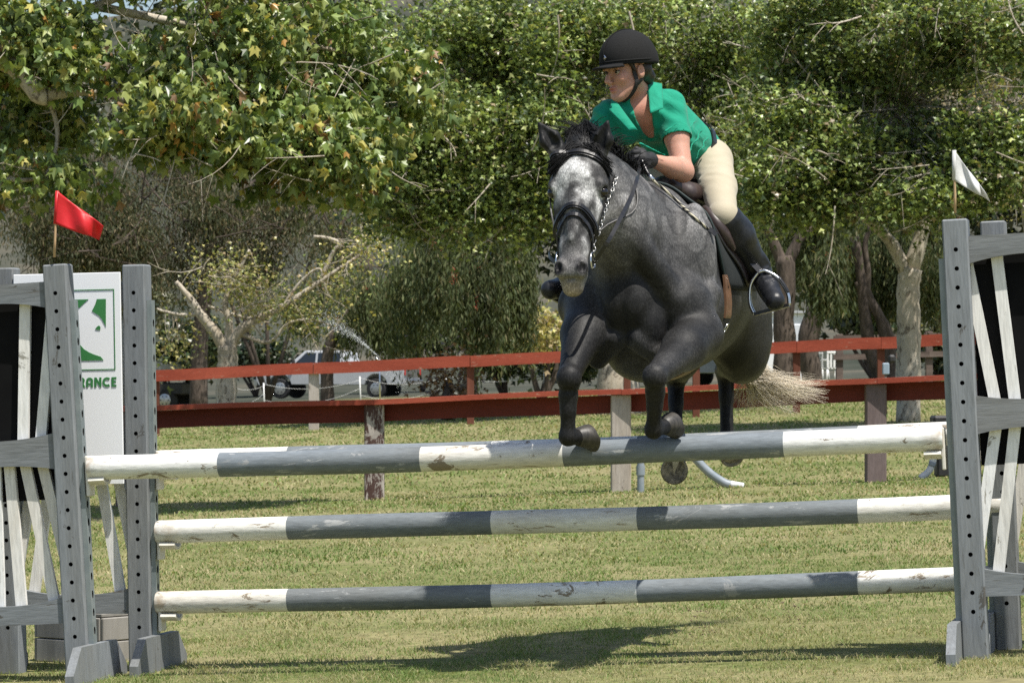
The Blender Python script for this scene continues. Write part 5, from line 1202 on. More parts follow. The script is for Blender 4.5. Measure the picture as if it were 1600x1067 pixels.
def twigs_to(mb, limbs, cl, frac, r=.012, sag=.1, maxd=3.5):
    allp = np.vstack([q for q, _ in limbs]); cnt = 0
    sel = cl[rng.random(len(cl)) < frac]
    for c in sel:
        d = np.linalg.norm(allp-c, axis=1); k = int(np.argmin(d+rng.random(len(d))*.5)); a = allp[k]
        if d[k] > maxd or d[k] < .1: continue
        m = (a+c)/2+rng.normal(0, .08, 3)*d[k]+np.array([0, 0, -sag*d[k]*.3]); mb.tube(curve3(a, m, c, 5), np.linspace(r*(.6+.5*d[k]/2), r*.35, 5), 4, False)
def branchlets(mb, cl, n, r=.014, ln=.8):      # bare pale shoots between the leaves
    for c in cl[rng.integers(0, len(cl), n)]:
        c = c+rng.normal(0, .25, 3)+np.array([0, -.25, 0]); d = rng.normal(size=3)*np.array([1, .5, .8]); d /= np.linalg.norm(d); L_ = ln*(.4+rng.random())
        q = curve3(c, c+d*L_*.5+rng.normal(0, .12, 3)*L_, c+d*L_+np.array([0, 0, .12*L_]), 6); rr = r*(.5+.8*rng.random()); mb.tube(q, np.linspace(rr, rr*.35, 6), 5, False)
        for k in (2, 3, 4):
            if rng.random() < .7:
                e = d+rng.normal(0, .7, 3); e /= np.linalg.norm(e); mb.tube(curve3(q[k], q[k]+e*L_*.2, q[k]+e*L_*.45+np.array([0, 0, -.05]), 4), np.linspace(rr*.5, rr*.2, 4), 4, False)
def tree(name, label, base, limbs, bark, cl, per, spread, size, tmpl, pal, w_, leafm, droop=.4, flat=.5, twig=.35, tr=.012, group=None, sagx=1.0, maxd=3.5, jit=.25, parts=0, szj=.35, shoots=0, shl=.8, shr=.014):
    t = thing(name, label, 'tree', base, group=group); L_ = []; mb = MB()
    for pts, r0, r1 in limbs:
        q, r = limb(pts, r0, r1, 18); r = r*(1+.06*np.sin(np.arange(len(r))*2.3+rng.random()*6)); L_.append((q, r)); mb.tube(q, r, 12 if r0 > .06 else 7)
    mb.build('trunk', bark, t, smooth=True)
    mb = MB(); twigs_to(mb, L_, cl, twig, tr, maxd=maxd)
    if shoots: branchlets(mb, cl, shoots, shr, shl)
    if mb.v: o = mb.build('twigs', M_twig if bark is M_barkD else M_barkS, t, smooth=True, fix=False); o['kind'] = 'stuff'
    n = len(cl)*per; pos = np.repeat(cl, per, 0)+rng.normal(0, 1, (n, 3))*np.array([spread, spread, spread*sagx]); s = size*(1+rng.uniform(-szj, szj, n))
    cb = .50+1.0*np.repeat(.35*rng.random(len(cl))+.65*vnoise(cl, 1.3, 83), per)[:, None]; cols = leaf_cols(n, pal, w_, jit)*cb; fr = leaf_frames(n, droop, flat)
    if parts:                            # the leaves that show largest are parts of their own
        px = 800+pos[:, 0]/pos[:, 1]*F; py = HY-(pos[:, 2]-CZ)/pos[:, 1]*F; vis = (px > 5) & (px < 1595) & (py > 5) & (py < 1060)
        order = np.argsort(np.where(vis, pos[:, 1], 1e6))[:parts*3]; pick = rng.permutation(order)[:parts]; mask = np.ones(n, bool); mask[pick] = False
        var = []
        for i in range(8):
            c = leaf_cols(1, pal, w_, jit); V, Fc, cc = leaf_mesh(np.zeros((1, 3)), np.ones(1), tmpl, c, np.eye(3)[None]); var.append(mesh_np('leaf', V, Fc, leafm, False, cc))
        for i in pick:
            o = bpy.data.objects.new('leaf', var[rng.integers(8)]); C.objects.link(o); o.parent = t
            M = Matrix([[*map(float, fr[i][:, k]*s[i]), float(pos[i, k]-base[k])] for k in range(3)]+[[0, 0, 0, 1]]); o.matrix_local = M
        pos, s, cols, fr = pos[mask], s[mask], cols[mask], fr[mask]
    V, Fc, cc = leaf_mesh(pos, s, tmpl, cols, fr); o = obj('crown', V, Fc, leafm, t, col=cc); o['kind'] = 'stuff'
    return t
GREEN = [(.21, .265, .075), (.13, .185, .05), (.31, .40, .12), (.42, .45, .17), (.06, .095, .03), (.24, .19, .11)]
NEAR = [(.19, .25, .065), (.125, .185, .05), (.28, .32, .10), (.40, .36, .10), (.44, .25, .07), (.08, .125, .035), (.26, .16, .08)]
YEL = [(.44, .40, .14), (.34, .36, .12), (.50, .43, .19), (.38, .29, .16)]
EUC = [(.10, .115, .06), (.13, .122, .066), (.065, .08, .042), (.18, .145, .085)]
PEP = [(.09, .115, .048), (.13, .148, .066), (.062, .082, .036), (.19, .175, .088)]
ST, S3, LA = star(), star3(), lance()
# near sycamore: its trunk stands left of the view, boughs reach in from the upper left
D = 33
cl = boughs([(90, 60, D, 190, 120, 1.1, 3.2), (300, 90, D, 190, 130, 1.2, 4), (450, 60, D+1, 150, 110, 1.0, 2.2), (250, 190, D-.5, 170, 70, .9, 2.6), (420, 215, D, 130, 75, .9, 2.2), (520, 255, D+.5, 90, 65, .8, 1.4), (590, 110, D+1, 110, 120, .9, 1.6), (600, 205, D+1, 70, 45, .7, .8), (60, 270, D, 60, 22, .6, .45), (50, 195, D+.5, 80, 50, .8, .9), (-80, 120, D, 120, 160, 1.4, 1.2), (215, 245, D, 30, 25, .4, .25), (400, -40, D, 420, 60, 1.4, 1.6)], 50, 17, .50)
bs = on_ground(-420, D+1)
tree('sycamore_tree', 'near sycamore whose large leaves hang in from the upper left corner', bs, [
    ([bs, P(-400, 500, D+1), P(-330, 250, D+.6), P(-280, 60, D)], .34, .20), ([P(-330, 250, D+.6), P(-150, 60, D), P(5, 92, D-.2), P(60, 145, D-.3), P(72, 150, D-.3)], .14, .085),
    ([P(72, 148, D-.3), P(92, 146, D-.25), P(125, 142, D-.2), P(180, 150, D), P(240, 185, D), P(300, 240, D), P(360, 285, D)], .065, .012), ([P(-60, 90, D), P(10, 78, D-.1), P(60, 55, D), P(150, 10, D), P(260, -30, D)], .075, .03),
    ([P(60, 145, D-.3), P(80, 165, D), P(90, 215, D), P(75, 270, D), P(60, 282, D)], .03, .012), ([P(-20, 285, D), P(10, 281, D-.1), P(52, 280, D-.1), P(90, 262, D)], .03, .012),
    ([P(150, 10, D), P(300, 40, D+.3), P(430, 60, D+.6), P(560, 90, D+1), P(640, 130, D+1.2)], .045, .012), ([P(170, 150, D), P(180, 180, D-.2), P(192, 205, D-.2), P(205, 228, D)], .018, .008),
    ([P(300, 40, D+.3), P(340, 120, D), P(420, 170, D), P(520, 220, D+.3)], .025, .008)], M_barkS, cl, 26, .13, .125, ST, NEAR, (5, 4, 3.6, 1.0, .2, 2.4, .35), M_leafS, .75, .35, .30, .008, sagx=.8, maxd=2.6, parts=290, szj=.55, shoots=80, shl=.6, shr=.007)
# middle sycamore, the broad green crown behind the rider
D = 57
cl = boughs([(760, 60, D, 210, 120, 2.6, 4), (960, 60, D, 210, 120, 2.6, 4), (1150, 70, D, 190, 130, 2.4, 3.6), (700, 200, D-1, 150, 110, 2.0, 3), (880, 200, D-1, 160, 120, 2.2, 3.2), (1060, 210, D, 150, 110, 2.0, 2.2), (680, 290, D-1, 110, 55, 1.5, 1.7), (820, 300, D-1.5, 90, 55, 1.4, 1.5), (600, 250, D, 60, 70, 1.3, .8), (1180, 230, D-1, 110, 100, 1.8, 2.2), (560, 60, D+2, 120, 120, 2, 1.4), (770, 335, D-1, 110, 32, 1.2, 1.0), (640, 325, D, 70, 36, 1.2, .8), (880, 330, D, 60, 40, 1.2, .5)], 122, 22, .74)
bs = on_ground(968, 57)
tree('sycamore_tree', 'broad green sycamore right behind the horse and rider', bs, [
    ([bs-np.array([0, 0, .1]), P(966, 600, 57), P(960, 520, 57.3), P(945, 420, 58), P(930, 330, 58.6), P(915, 230, 59)], .36, .22), ([P(945, 420, 58), P(1010, 320, 58.6), P(1080, 220, 59), P(1150, 130, 59), P(1200, 40, 59)], .17, .05),
    ([P(915, 230, 59), P(900, 150, 59), P(880, 110, 58.5), P(835, 70, 58.5), P(780, 20, 58.5)], .14, .05), ([P(915, 230, 59), P(960, 130, 59), P(1000, 50, 59), P(1030, -20, 59)], .13, .05),
    ([P(930, 330, 58.6), P(850, 260, 58), P(780, 235, 57.8), P(700, 215, 58), P(620, 180, 58)], .11, .03), ([P(885, 115, 58.5), P(868, 150, 57.6), P(850, 185, 57.4), P(840, 215, 57.4)], .06, .02), ([P(835, 72, 58.5), P(812, 95, 57.4), P(790, 108, 57.2), P(770, 128, 57.2)], .06, .02),
    ([P(1080, 220, 59), P(1085, 175, 57.2), P(1100, 120, 57.2), P(1085, 100, 57.2)], .04, .015), ([P(780, 235, 57.8), P(755, 285, 57), P(735, 290, 57), P(700, 282, 57)], .045, .015), ([P(1080, 220, 59), P(1120, 170, 57.4), P(1150, 160, 57.2), P(1190, 165, 57.3)], .05, .02)],
    M_barkS, cl, 34, .17, .105, S3, GREEN, (5, 4, 3.2, 1.5, 3.2, .7), M_leafS, .35, .6, .12, .010, jit=.35, shoots=150, shl=.9, shr=.014)
# right sycamore with the pale forked trunk
D = 49
bs = on_ground(1419, D)
D = 46.6
cl = boughs([(1250, 170, D+2, 140, 120, 1.8, 3.2), (1380, 130, D+2, 130, 130, 1.8, 2.8), (1330, 250, D+1, 130, 70, 1.5, 2.4), (1460, 220, D+1, 90, 90, 1.4, 1.4), (1230, 290, D+1, 90, 45, 1.2, 1.2), (1310, 40, D+2, 170, 90, 2, 2.6), (1480, 300, D, 70, 45, 1.1, .7), (1560, 270, D, 70, 60, 1.2, .8), (1590, 80, D, 60, 90, 1.2, .9), (1480, 40, D+1, 120, 60, 1.6, 1.1), (1270, 325, D+1, 80, 30, 1.0, .7), (1400, 320, D, 60, 30, 1.0, .5), (1560, 180, D, 70, 80, 1.2, .8)], 88, 22, .62)
D = 49
tree('sycamore_tree', 'right sycamore with the pale forked trunk beside the white flag', bs, [
    ([bs-np.array([0, 0, .1]), P(1420, 560, D), P(1420, 500, D), P(1419, 450, D), P(1424, 420, D)], .17, .155), ([P(1422, 425, D), P(1440, 365, D), P(1450, 305, D), P(1452, 270, D), P(1470, 200, D), P(1490, 100, D), P(1500, -20, D)], .12, .03),
    ([P(1416, 425, D), P(1396, 385, D), P(1375, 360, D), P(1340, 332, D), P(1300, 310, D), P(1250, 285, D)], .10, .03), ([P(1450, 305, D), P(1430, 240, D), P(1390, 160, D), P(1370, 140, D), P(1365, 135, D)], .07, .03),
    ([P(1340, 332, D), P(1320, 260, D), P(1290, 180, D), P(1270, 90, D), P(1260, 0, D)], .035, .012), ([P(1364, 138, D-.6), P(1378, 155, D-.8), P(1392, 168, D-.8), P(1405, 185, D-.8)], .035, .02), ([P(1392, 168, D-.8), P(1402, 168, D-.8), P(1412, 167, D-.8)], .02, .012),
    ([P(1470, 200, D), P(1500, 210, D), P(1530, 240, D), P(1560, 330, D)], .06, .03), ([P(1430, 240, D), P(1425, 160, D), P(1420, 60, D), P(1400, 5, D)], .03, .012)], M_barkS, cl, 34, .15, .095, S3, GREEN, (5, 4.5, 3, 1.5, 3.6, 1.0), M_leafS, .35, .6, .14, .009, jit=.35, shoots=130, shl=.8, shr=.012)
# dry looking sycamore in the upper right corner
D = 66
bs = on_ground(1640, D)
cl = clumps([(1520, 150, D, 110, 150, 2, 3), (1580, 260, D, 60, 90, 1.6, 1.3), (1470, 60, D, 90, 80, 1.8, 1.3), (1590, 60, D, 70, 90, 1.6, 1.3)], 520, .15, .25)
tree('sycamore_tree', 'sparse yellowing sycamore with bare twigs in the upper right corner', bs, [([bs, P(1625, 480, D), P(1610, 330, D), P(1590, 200, D), P(1575, 60, D)], .25, .08), ([P(1610, 330, D), P(1560, 270, D), P(1510, 200, D), P(1460, 150, D)], .09, .03), ([P(1590, 200, D), P(1545, 150, D), P(1500, 90, D), P(1480, 10, D)], .08, .02), ([P(1560, 270, D), P(1545, 215, D), P(1532, 180, D), P(1520, 140, D)], .04, .015)], M_barkS, cl, 20, .32, .085, S3, YEL, (3, 3, 2, 2), M_leafS, .4, .5, .6, .010, maxd=4, shoots=260, shl=1.0, shr=.014)
# small sycamore with young leaves in front of the pickup
D = 62
bs = on_ground(352, D)
cl = clumps([(300, 480, D, 55, 60, 1.0, 1.4), (400, 470, D, 70, 50, 1.0, 1.4), (360, 430, D, 80, 50, 1.0, 1.3), (470, 490, D, 70, 40, .9, .9), (270, 540, D, 30, 18, .5, .5), (520, 440, D, 60, 60, 1.0, .6), (575, 380, D, 45, 45, .9, .9)], 340, .15, .2)
tree('sycamore_tree', 'small bare branched sycamore with young yellow leaves left of the pickup', bs, [
    ([bs-np.array([0, 0, .1]), P(354, 600, D), P(356, 565, D), P(355, 540, D)], .19, .17), ([P(353, 545, D), P(335, 518, D), P(312, 490, D), P(300, 470, D), P(275, 440, D)], .12, .04), ([P(358, 545, D), P(372, 520, D), P(400, 500, D), P(440, 480, D), P(500, 440, D), P(560, 400, D)], .11, .025), ([P(355, 545, D), P(358, 505, D), P(352, 470, D), P(370, 430, D), P(390, 390, D)], .08, .02),
    ([P(312, 490, D), P(285, 492, D), P(255, 486, D), P(245, 482, D)], .04, .015), ([P(400, 500, D), P(360, 490, D), P(325, 478, D)], .04, .02), ([P(372, 520, D), P(420, 535, D), P(450, 505, D), P(490, 500, D), P(520, 510, D)], .04, .012), ([P(500, 440, D), P(520, 395, D), P(530, 380, D), P(510, 372, D), P(490, 370, D)], .04, .03), ([P(440, 480, D), P(470, 440, D), P(500, 420, D), P(512, 460, D), P(540, 480, D)], .03, .01)], M_barkS, cl, 12, .22, .078, S3, YEL+[(.20, .25, .05)], (2.5, 3, 1.4, 1, 2), M_leafS, .4, .5, .4, .009, maxd=2.2, shoots=50, shl=.7, shr=.010)
# weeping pepper trees
def pepper(label, base, limbs, blobs, n, per=18, ln=1.3):
    t = thing('pepper_tree', label, 'tree', base, group='weeping trees behind the red fences'); mb = MB()
    for pts, r0, r1 in limbs: q, r = limb(pts, r0, r1, 18); mb.tube(q, r*(1+.05*np.sin(np.arange(len(r))*1.9)), 11)
    mb.build('trunk', M_barkD, t, smooth=True)
    c = clumps(blobs, int(n*1.25), .2, .3); pos, fr, sz, col = [], [], [], []
    k = np.arange(per); L_ = ln*(.5+rng.random(len(c))); sway = rng.normal(0, .10, (len(c), 2))
    pos = c[:, None, :]+np.stack([sway[:, None, 0]*(k/per)[None], sway[:, None, 1]*(k/per)[None], -(k/per)[None]*L_[:, None]], -1)+rng.normal(0, .045, (len(c), per, 3)); pos = pos.reshape(-1, 3); m = len(pos)
    cols = leaf_cols(m, PEP, (4, 3, 3, 1))*np.repeat(.35+1.15*(vnoise(c*np.array([1, 1, .25]), 2.2, 91)[:, None]*.6+.4*rng.random((len(c), 1)))*1.1, per, 0); f = leaf_frames(m, 1.6, .1)
    V, Fc, cc = leaf_mesh(pos, .135*(1+rng.uniform(-.3, .4, m)), LA, cols, f); o = obj('crown', V, Fc, M_leafD, t, col=cc); o['kind'] = 'stuff'
    b = c[rng.random(len(c)) < .012]
    if len(b):
        kk = 26; pos = np.repeat(b, kk, 0)+np.stack([rng.normal(0, .03, len(b)*kk), rng.normal(0, .03, len(b)*kk), -rng.random(len(b)*kk)*.32], 1)
        V, Fc, cc = leaf_mesh(pos, np.full(len(pos), .055), LA, leaf_cols(len(pos), [(.42, .06, .05), (.35, .10, .07)], (1, 1)), leaf_frames(len(pos), .5, .3)); o = obj('berries', V, Fc, M_leafD, t, col=cc); o['kind'] = 'stuff'
D = 70; bs = on_ground(735, D)
pepper('weeping tree whose straight trunk stands by the black bin', bs, [([bs, P(735, 560, D), P(734, 500, D), P(733, 440, D), P(720, 380, D), P(700, 330, D)], .15, .08), ([P(733, 440, D), P(760, 380, D), P(790, 340, D)], .08, .04)],
       [(690, 370, D, 90, 60, 1.6, 3), (780, 380, D, 70, 70, 1.6, 3), (640, 420, D+1, 60, 60, 1.3, 2), (740, 425, D-1, 80, 50, 1.2, 2.4), (812, 410, D, 35, 60, 1.0, 1.2), (600, 380, D+2, 60, 60, 1.5, 1.6)], 2700)
D = 84; bs = on_ground(512, D)
pepper('weeping tree behind the spray with its crown hanging over the pickup', bs, [([bs, P(511, 590, D), P(512, 555, D), P(524, 520, D), P(560, 470, D), P(580, 400, D)], .17, .10)],
       [(560, 450, D, 90, 55, 2, 3), (640, 470, D, 70, 45, 1.8, 2.5), (480, 460, D+2, 70, 50, 2, 1.6), (600, 500, D, 60, 20, 1.2, .8), (530, 490, D, 60, 30, 1.2, 1.2)], 2000, 14, .7)
D = 66; bs = on_ground(1226, D)
pepper('dark trunked weeping tree nearest the horse\'s tail', bs, [([bs-np.array([0, 0, .1]), P(1226, 590, D), P(1227, 540, D), P(1224, 500, D), P(1228, 440, D), P(1226, 400, D)], .24, .17), ([P(1226, 420, D), P(1205, 370, D), P(1190, 320, D), P(1180, 250, D)], .12, .05), ([P(1226, 420, D), P(1245, 380, D), P(1262, 330, D), P(1275, 260, D)], .13, .05), ([P(1245, 380, D), P(1290, 340, D), P(1330, 320, D)], .07, .03)],
       [(1200, 330, D+1, 60, 50, 1.6, 1.4), (1270, 310, D+1, 80, 40, 1.6, 1.6), (1292, 400, D, 45, 36, 1.1, 1.6), (1255, 370, D+2, 50, 40, 1.2, .8)], 1000, 16, .8)
D = 74; bs = on_ground(1272, D)
pepper('stout dark weeping tree before the white building', bs, [([bs-np.array([0, 0, .1]), P(1268, 585, D), P(1262, 540, D), P(1270, 500, D), P(1285, 470, D), P(1290, 420, D)], .22, .22), ([P(1285, 480, D), P(1300, 430, D), P(1330, 380, D)], .14, .06)],
       [(1310, 375, D, 60, 45, 1.5, 2), (1340, 400, D, 60, 36, 1.5, 1.8), (1300, 320, D, 70, 50, 1.5, 1.4)], 1000, 16, .8)
D = 68; bs = on_ground(1372, D)
pepper('weeping tree with several leaning trunks left of the pale sycamore', bs, [([bs-np.array([0, 0, .1]), P(1372, 580, D), P(1358, 540, D), P(1350, 480, D), P(1345, 430, D), P(1335, 370, D)], .15, .09), ([bs, P(1385, 560, D), P(1376, 500, D), P(1360, 470, D), P(1348, 440, D)], .12, .08), ([bs+np.array([.2, 0, 0]), P(1392, 550, D), P(1386, 515, D), P(1370, 490, D), P(1350, 465, D), P(1340, 440, D)], .11, .07), ([P(1350, 480, D), P(1356, 430, D), P(1352, 380, D), P(1370, 330, D)], .08, .04)],
       [(1330, 380, D, 70, 50, 1.5, 2), (1400, 370, D+1, 60, 60, 1.5, 2), (1385, 405, D+1, 50, 40, 1.2, 1.2), (1465, 400, D+1, 50, 50, 1.4, 1.6), (1450, 340, D+2, 60, 50, 1.4, 1.2)], 1500, 16, .9)
# gum trees: brownish drooping narrow leaves
D = 92
for lab, bx, blobs, lim in (('brown leaved gum tree with a dark forked limb above the small sycamore', 420, [(330, 330, D, 130, 90, 2.6, 3), (450, 330, D, 110, 100, 2.4, 3), (260, 420, D, 90, 60, 2, 1.8), (400, 420, D, 90, 50, 1.8, 1.6), (520, 380, D, 70, 80, 2, 1.6), (380, 250, D+2, 200, 70, 2.6, 2.2), (300, 270, D+2, 110, 60, 2, 1.6)],
     [([P(332, 372, D), P(365, 330, D), P(380, 300, D), P(398, 285, D), P(425, 260, D), P(432, 240, D)], .14, .05), ([P(332, 372, D), P(355, 362, D), P(380, 362, D), P(410, 370, D)], .08, .03), ([on_ground(310, D), P(312, 540, D), P(322, 440, D), P(332, 372, D)], .25, .15)]),
    ('grey gum tree with a thin dark fork behind the red flag', 80, [(60, 330, D, 110, 60, 2.4, 2), (170, 330, D, 90, 80, 2.2, 2.4), (120, 390, D, 120, 40, 2, 1.4), (220, 400, D, 60, 70, 1.8, 1.4), (100, 270, D+2, 150, 50, 2.4, 1.4)],
     [([on_ground(70, D), P(70, 500, D), P(68, 400, D), P(62, 350, D), P(60, 300, D), P(70, 220, D)], .16, .05), ([P(68, 400, D), P(50, 350, D), P(35, 310, D), P(25, 280, D)], .08, .03), ([P(66, 390, D), P(75, 345, D), P(72, 310, D)], .06, .03)])):
    t = thing('gum_tree', lab, 'tree', on_ground(bx, D), group='gum trees'); mb = MB()
    for pts, r0, r1 in lim: q, r = limb(pts, r0, r1, 16); mb.tube(q, r, 9)
    c = clumps(blobs, 3600, .12, .30); per = 16; n = len(c)*per; mb2 = MB(); branchlets(mb2, c, 70, .03, 1.6); mb.build('trunk', M_barkD, t, smooth=True); o2 = mb2.build('twigs', M_barkD, t, smooth=True, fix=False); o2['kind'] = 'stuff'
    pos = np.repeat(c, per, 0)+rng.normal(0, 1, (n, 3))*np.array([.20, .20, .32]); cols = leaf_cols(n, EUC, (3, 3, 3, 2))*np.repeat(.7+.6*rng.random((len(c), 1)), per, 0)
    V, Fc, cc = leaf_mesh(pos, .13*(1+rng.uniform(-.3, .4, n)), LA, cols, leaf_frames(n, 1.3, .1)); o = obj('crown', V, Fc, M_leafD, t, col=cc); o['kind'] = 'stuff'
# shrubs and farther trees that close the view
def bush(label, px, py, D, rx, ry, n, pal, size=.3, name='shrub', cat='shrub', rd=2.2):
    t = thing(name, label, cat, on_ground(px, D)); c = clumps([(px, py, D, rx, ry, rd, 1)], n, .35); g = gz(c[:, 0], c[:, 1])+.1; c[:, 2] = np.maximum(c[:, 2], g+.2*rng.random(len(c))); per = 14; m = len(c)*per
    pos = np.repeat(c, per, 0)+rng.normal(0, .28, (m, 3)); cols = leaf_cols(m, pal, [1]*len(pal))*np.repeat(.65+.7*rng.random((len(c), 1)), per, 0)
    V, Fc, cc = leaf_mesh(pos, size*(1+rng.uniform(-.3, .3, m)), S3, cols, leaf_frames(m, .3, .5)); o = obj('foliage', V, Fc, M_leafS, t, col=cc); o['kind'] = 'stuff'
    b = on_ground(px, D); top = P(px, (py+HY)/2 if py < HY else py, D); mb = MB()
    for i in range(4): e = P(px+rng.uniform(-.6, .6)*rx, py+rng.uniform(-.3, .3)*ry, D); mb.tube(curve3(b, (b+e)/2+rng.normal(0, .2, 3), e, 6), np.linspace(.09, .03, 6), 6)
    mb.build('stems', M_barkD, t, smooth=True)
DKG = [(.03, .05, .022), (.045, .065, .03), (.06, .07, .035)]; OLV = [(.15, .155, .085), (.11, .125, .07), (.20, .185, .11)]
bush('dark round shrub behind the small sycamore\'s trunk', 300, 540, 100, 60, 40, 160, DKG)
bush('low dark shrub row left of the pickup', 400, 555, 162, 70, 28, 160, DKG)
bush('tall grey green tree behind the sign', 170, 460, 110, 110, 70, 340, OLV, .32, 'background_tree', 'tree')
bush('dark evergreen mass behind the weeping trees', 660, 510, 158, 110, 55, 330, DKG, .34, 'background_tree', 'tree')
bush('dark blue green shrub right of the bin', 790, 545, 105, 60, 30, 170, DKG)
bush('dark shrub behind the horse\'s chest', 900, 550, 100, 70, 36, 200, DKG)
bush('pale young tree behind the horse\'s muzzle', 845, 520, 82, 40, 34, 70, YEL, .17, 'background_tree', 'tree', 1.2)
bush('dark evergreen tree behind the rider\'s boot', 1150, 430, 105, 110, 90, 430, DKG, .34, 'background_tree', 'tree')
bush('dark tree right of the white building', 1365, 455, 112, 95, 70, 430, DKG, .34, 'background_tree', 'tree')
bush('dark shrub behind the pale forked trunk', 1470, 520, 92, 70, 45, 260, OLV+DKG, .26)
bush('yellow leaved tree over the brown rails', 1500, 440, 88, 90, 60, 160, YEL+OLV, .18, 'background_tree', 'tree')
bush('tall dark tree closing the view behind the middle sycamore', 900, 225, 120, 340, 230, 1250, DKG+[(.09, .095, .05)], .40, 'background_tree', 'tree', 4)
bush('tall dark tree closing the view behind the right sycamore', 1490, 200, 118, 370, 230, 1500, DKG+[(.09, .095, .05)], .40, 'background_tree', 'tree', 4)
bush('tall dim tree closing the view at the left edge', -60, 200, 122, 290, 130, 900, DKG+[(.09, .095, .05)], .36, 'background_tree', 'tree', 4)
bush('tall dim tree closing the view behind the near sycamore', 420, 120, 125, 330, 150, 900, DKG+[(.09, .095, .05)], .40, 'background_tree', 'tree', 4)
bush('dry brown bush beside the black bin', 704, 595, 58, 18, 16, 50, [(.22, .12, .05), (.30, .17, .07), (.16, .09, .04)], .10, 'dry_bush', 'bush', .2)
# ------------------------------------------------------------------ things around the field
M_silver = mk('silver car paint', (.46, .47, .48), (.52, .53, .54), 2, .35, metal=.1, coat=.3); M_glass = mk('dark glass', (.02, .024, .026), None, 2, .08, spec=.8)
M_tyre = mk('tyre rubber', (.015, .015, .015), (.03, .03, .03), 30, .85); M_rim = mk('alloy rim', (.42, .42, .43), (.5, .5, .5), 8, .3, metal=.8)
M_bump = mk('chrome bumper', (.42, .42, .42), (.5, .5, .5), 4, .25, metal=.9); M_lampr = mk('red lamp', (.45, .02, .015), None, 4, .25); M_lampw = mk('clear lamp', (.7, .7, .68), None, 4, .15); M_amber = mk('amber lamp', (.7, .22, .02), None, 4, .3)
M_dark = mk('dark plastic', (.018, .018, .019), (.03, .03, .03), 8, .6); M_slate = mk('grey blue car paint', (.16, .19, .22), (.19, .22, .25), 2, .3, metal=.3, coat=.5)
def arch_profile(pts, wheels, zb, r):    # outline with wheel arches cut into the lower edge, from rear to front
    low = []
    for cx in sorted(wheels): low += [(cx-r, zb)]+[(cx+r*math.cos(R(a)), zb-.06+math.sin(R(a))*r*1.02+.06*0) for a in range(165, 10, -15)]+[(cx+r, zb)]
    return low, pts
def wheel(par, x, y, r, side):
    mb = MB(); w_ = .24; mb.lathe([(r*.62, -w_/2), (r*.9, -w_/2), (r, -w_/2+.04), (r, w_/2-.04), (r*.9, w_/2), (r*.62, w_/2)], (x, y, r), 26, 'y'); t = mb.build('wheel', M_tyre, par, smooth='auto', local=True)
    mb = MB(); yo = y+side*(w_/2+.004); mb.lathe([(r*.64, yo-.02), (r*.60, yo+.01*side), (r*.2, yo+.03*side), (.02, yo+.03*side)], (x, 0, r), 22, 'y')
    rim = mb.build('rim', M_rim, t, smooth='auto', local=True)
    mb = MB()
    for k in range(6):
        a = k*math.pi/3; mb.box((x+r*.4*math.cos(a), yo+.028*side, r+r*.4*math.sin(a)), (r*.10, .012, r*.10))
    rim2 = mb.build('lug_holes', M_dark, t, local=True); rim2['kind'] = 'stuff'
def vehicle(name, label, base, yaw, prof_low, prof_up, hw, paint, cab, wins, wheels, r, extra):
    v = thing(name, label, 'pickup' if 'pickup' in name else 'car', base, (0, 0, yaw))
    poly = prof_low+prof_up; mb = MB(); V0 = []; n = len(poly); sect = [(-hw, .0), (-hw*.985, .02), (hw*.985, .02), (hw, 0)]
    mb.prism(poly, -hw, hw); b = mb.build('body', paint, v, smooth='auto', local=True); mo = b.modifiers.new('b', 'BEVEL'); mo.width = .035; mo.segments = 2; mo.limit_method = 'ANGLE'; mo.angle_limit = R(35)
    if cab:
        lo, hi = cab; mb = MB(); n = len(lo); V = [(x, -hw*.97, z) for x, z in lo]+[(x, hw*.97, z) for x, z in lo]; 
        top = [(x, -hw*.80, z) for x, z in hi]+[(x, hw*.80, z) for x, z in hi]
        mb.add([(lo[0][0], -hw*.97, lo[0][1]), (lo[1][0], -hw*.97, lo[1][1]), (hi[1][0], -hw*.8, hi[1][1]), (hi[0][0], -hw*.8, hi[0][1]), (lo[0][0], hw*.97, lo[0][1]), (lo[1][0], hw*.97, lo[1][1]), (hi[1][0], hw*.8, hi[1][1]), (hi[0][0], hw*.8, hi[0][1])],
               [(0, 1, 2, 3), (7, 6, 5, 4), (0, 3, 7, 4), (1, 5, 6, 2), (3, 2, 6, 7), (0, 4, 5, 1)])
        c = mb.build('cab', paint, v, smooth='auto', local=True); mo = c.modifiers.new('b', 'BEVEL'); mo.width = .05; mo.segments = 2
        zl, zh = lo[0][1], hi[0][1]
        for q in wins:
            for sg in (-1, 1):
                yy = lambda z: sg*(hw*.97+(hw*.80-hw*.97)*(z-zl)/(zh-zl)+.004); mb = MB(); V = [(x, yy(z), z) for x, z in q]; V += [(x, yy(z)-sg*.03, z) for x, z in q]; m = len(q)
                mb.add(V, [tuple(range(m)), tuple(range(2*m-1, m-1, -1))]+[(i, (i+1) % m, m+(i+1) % m, m+i) for i in range(m)]); mb.build('window', M_glass, v, local=True)
    for x in wheels:
        for sg in (-1, 1): wheel(v, x, sg*(hw-.13), r, sg)
    for nm, c, d, m in extra: mb = MB(); mb.box(c, d, bev=.015); mb.build(nm, m, v, local=True)
    return v
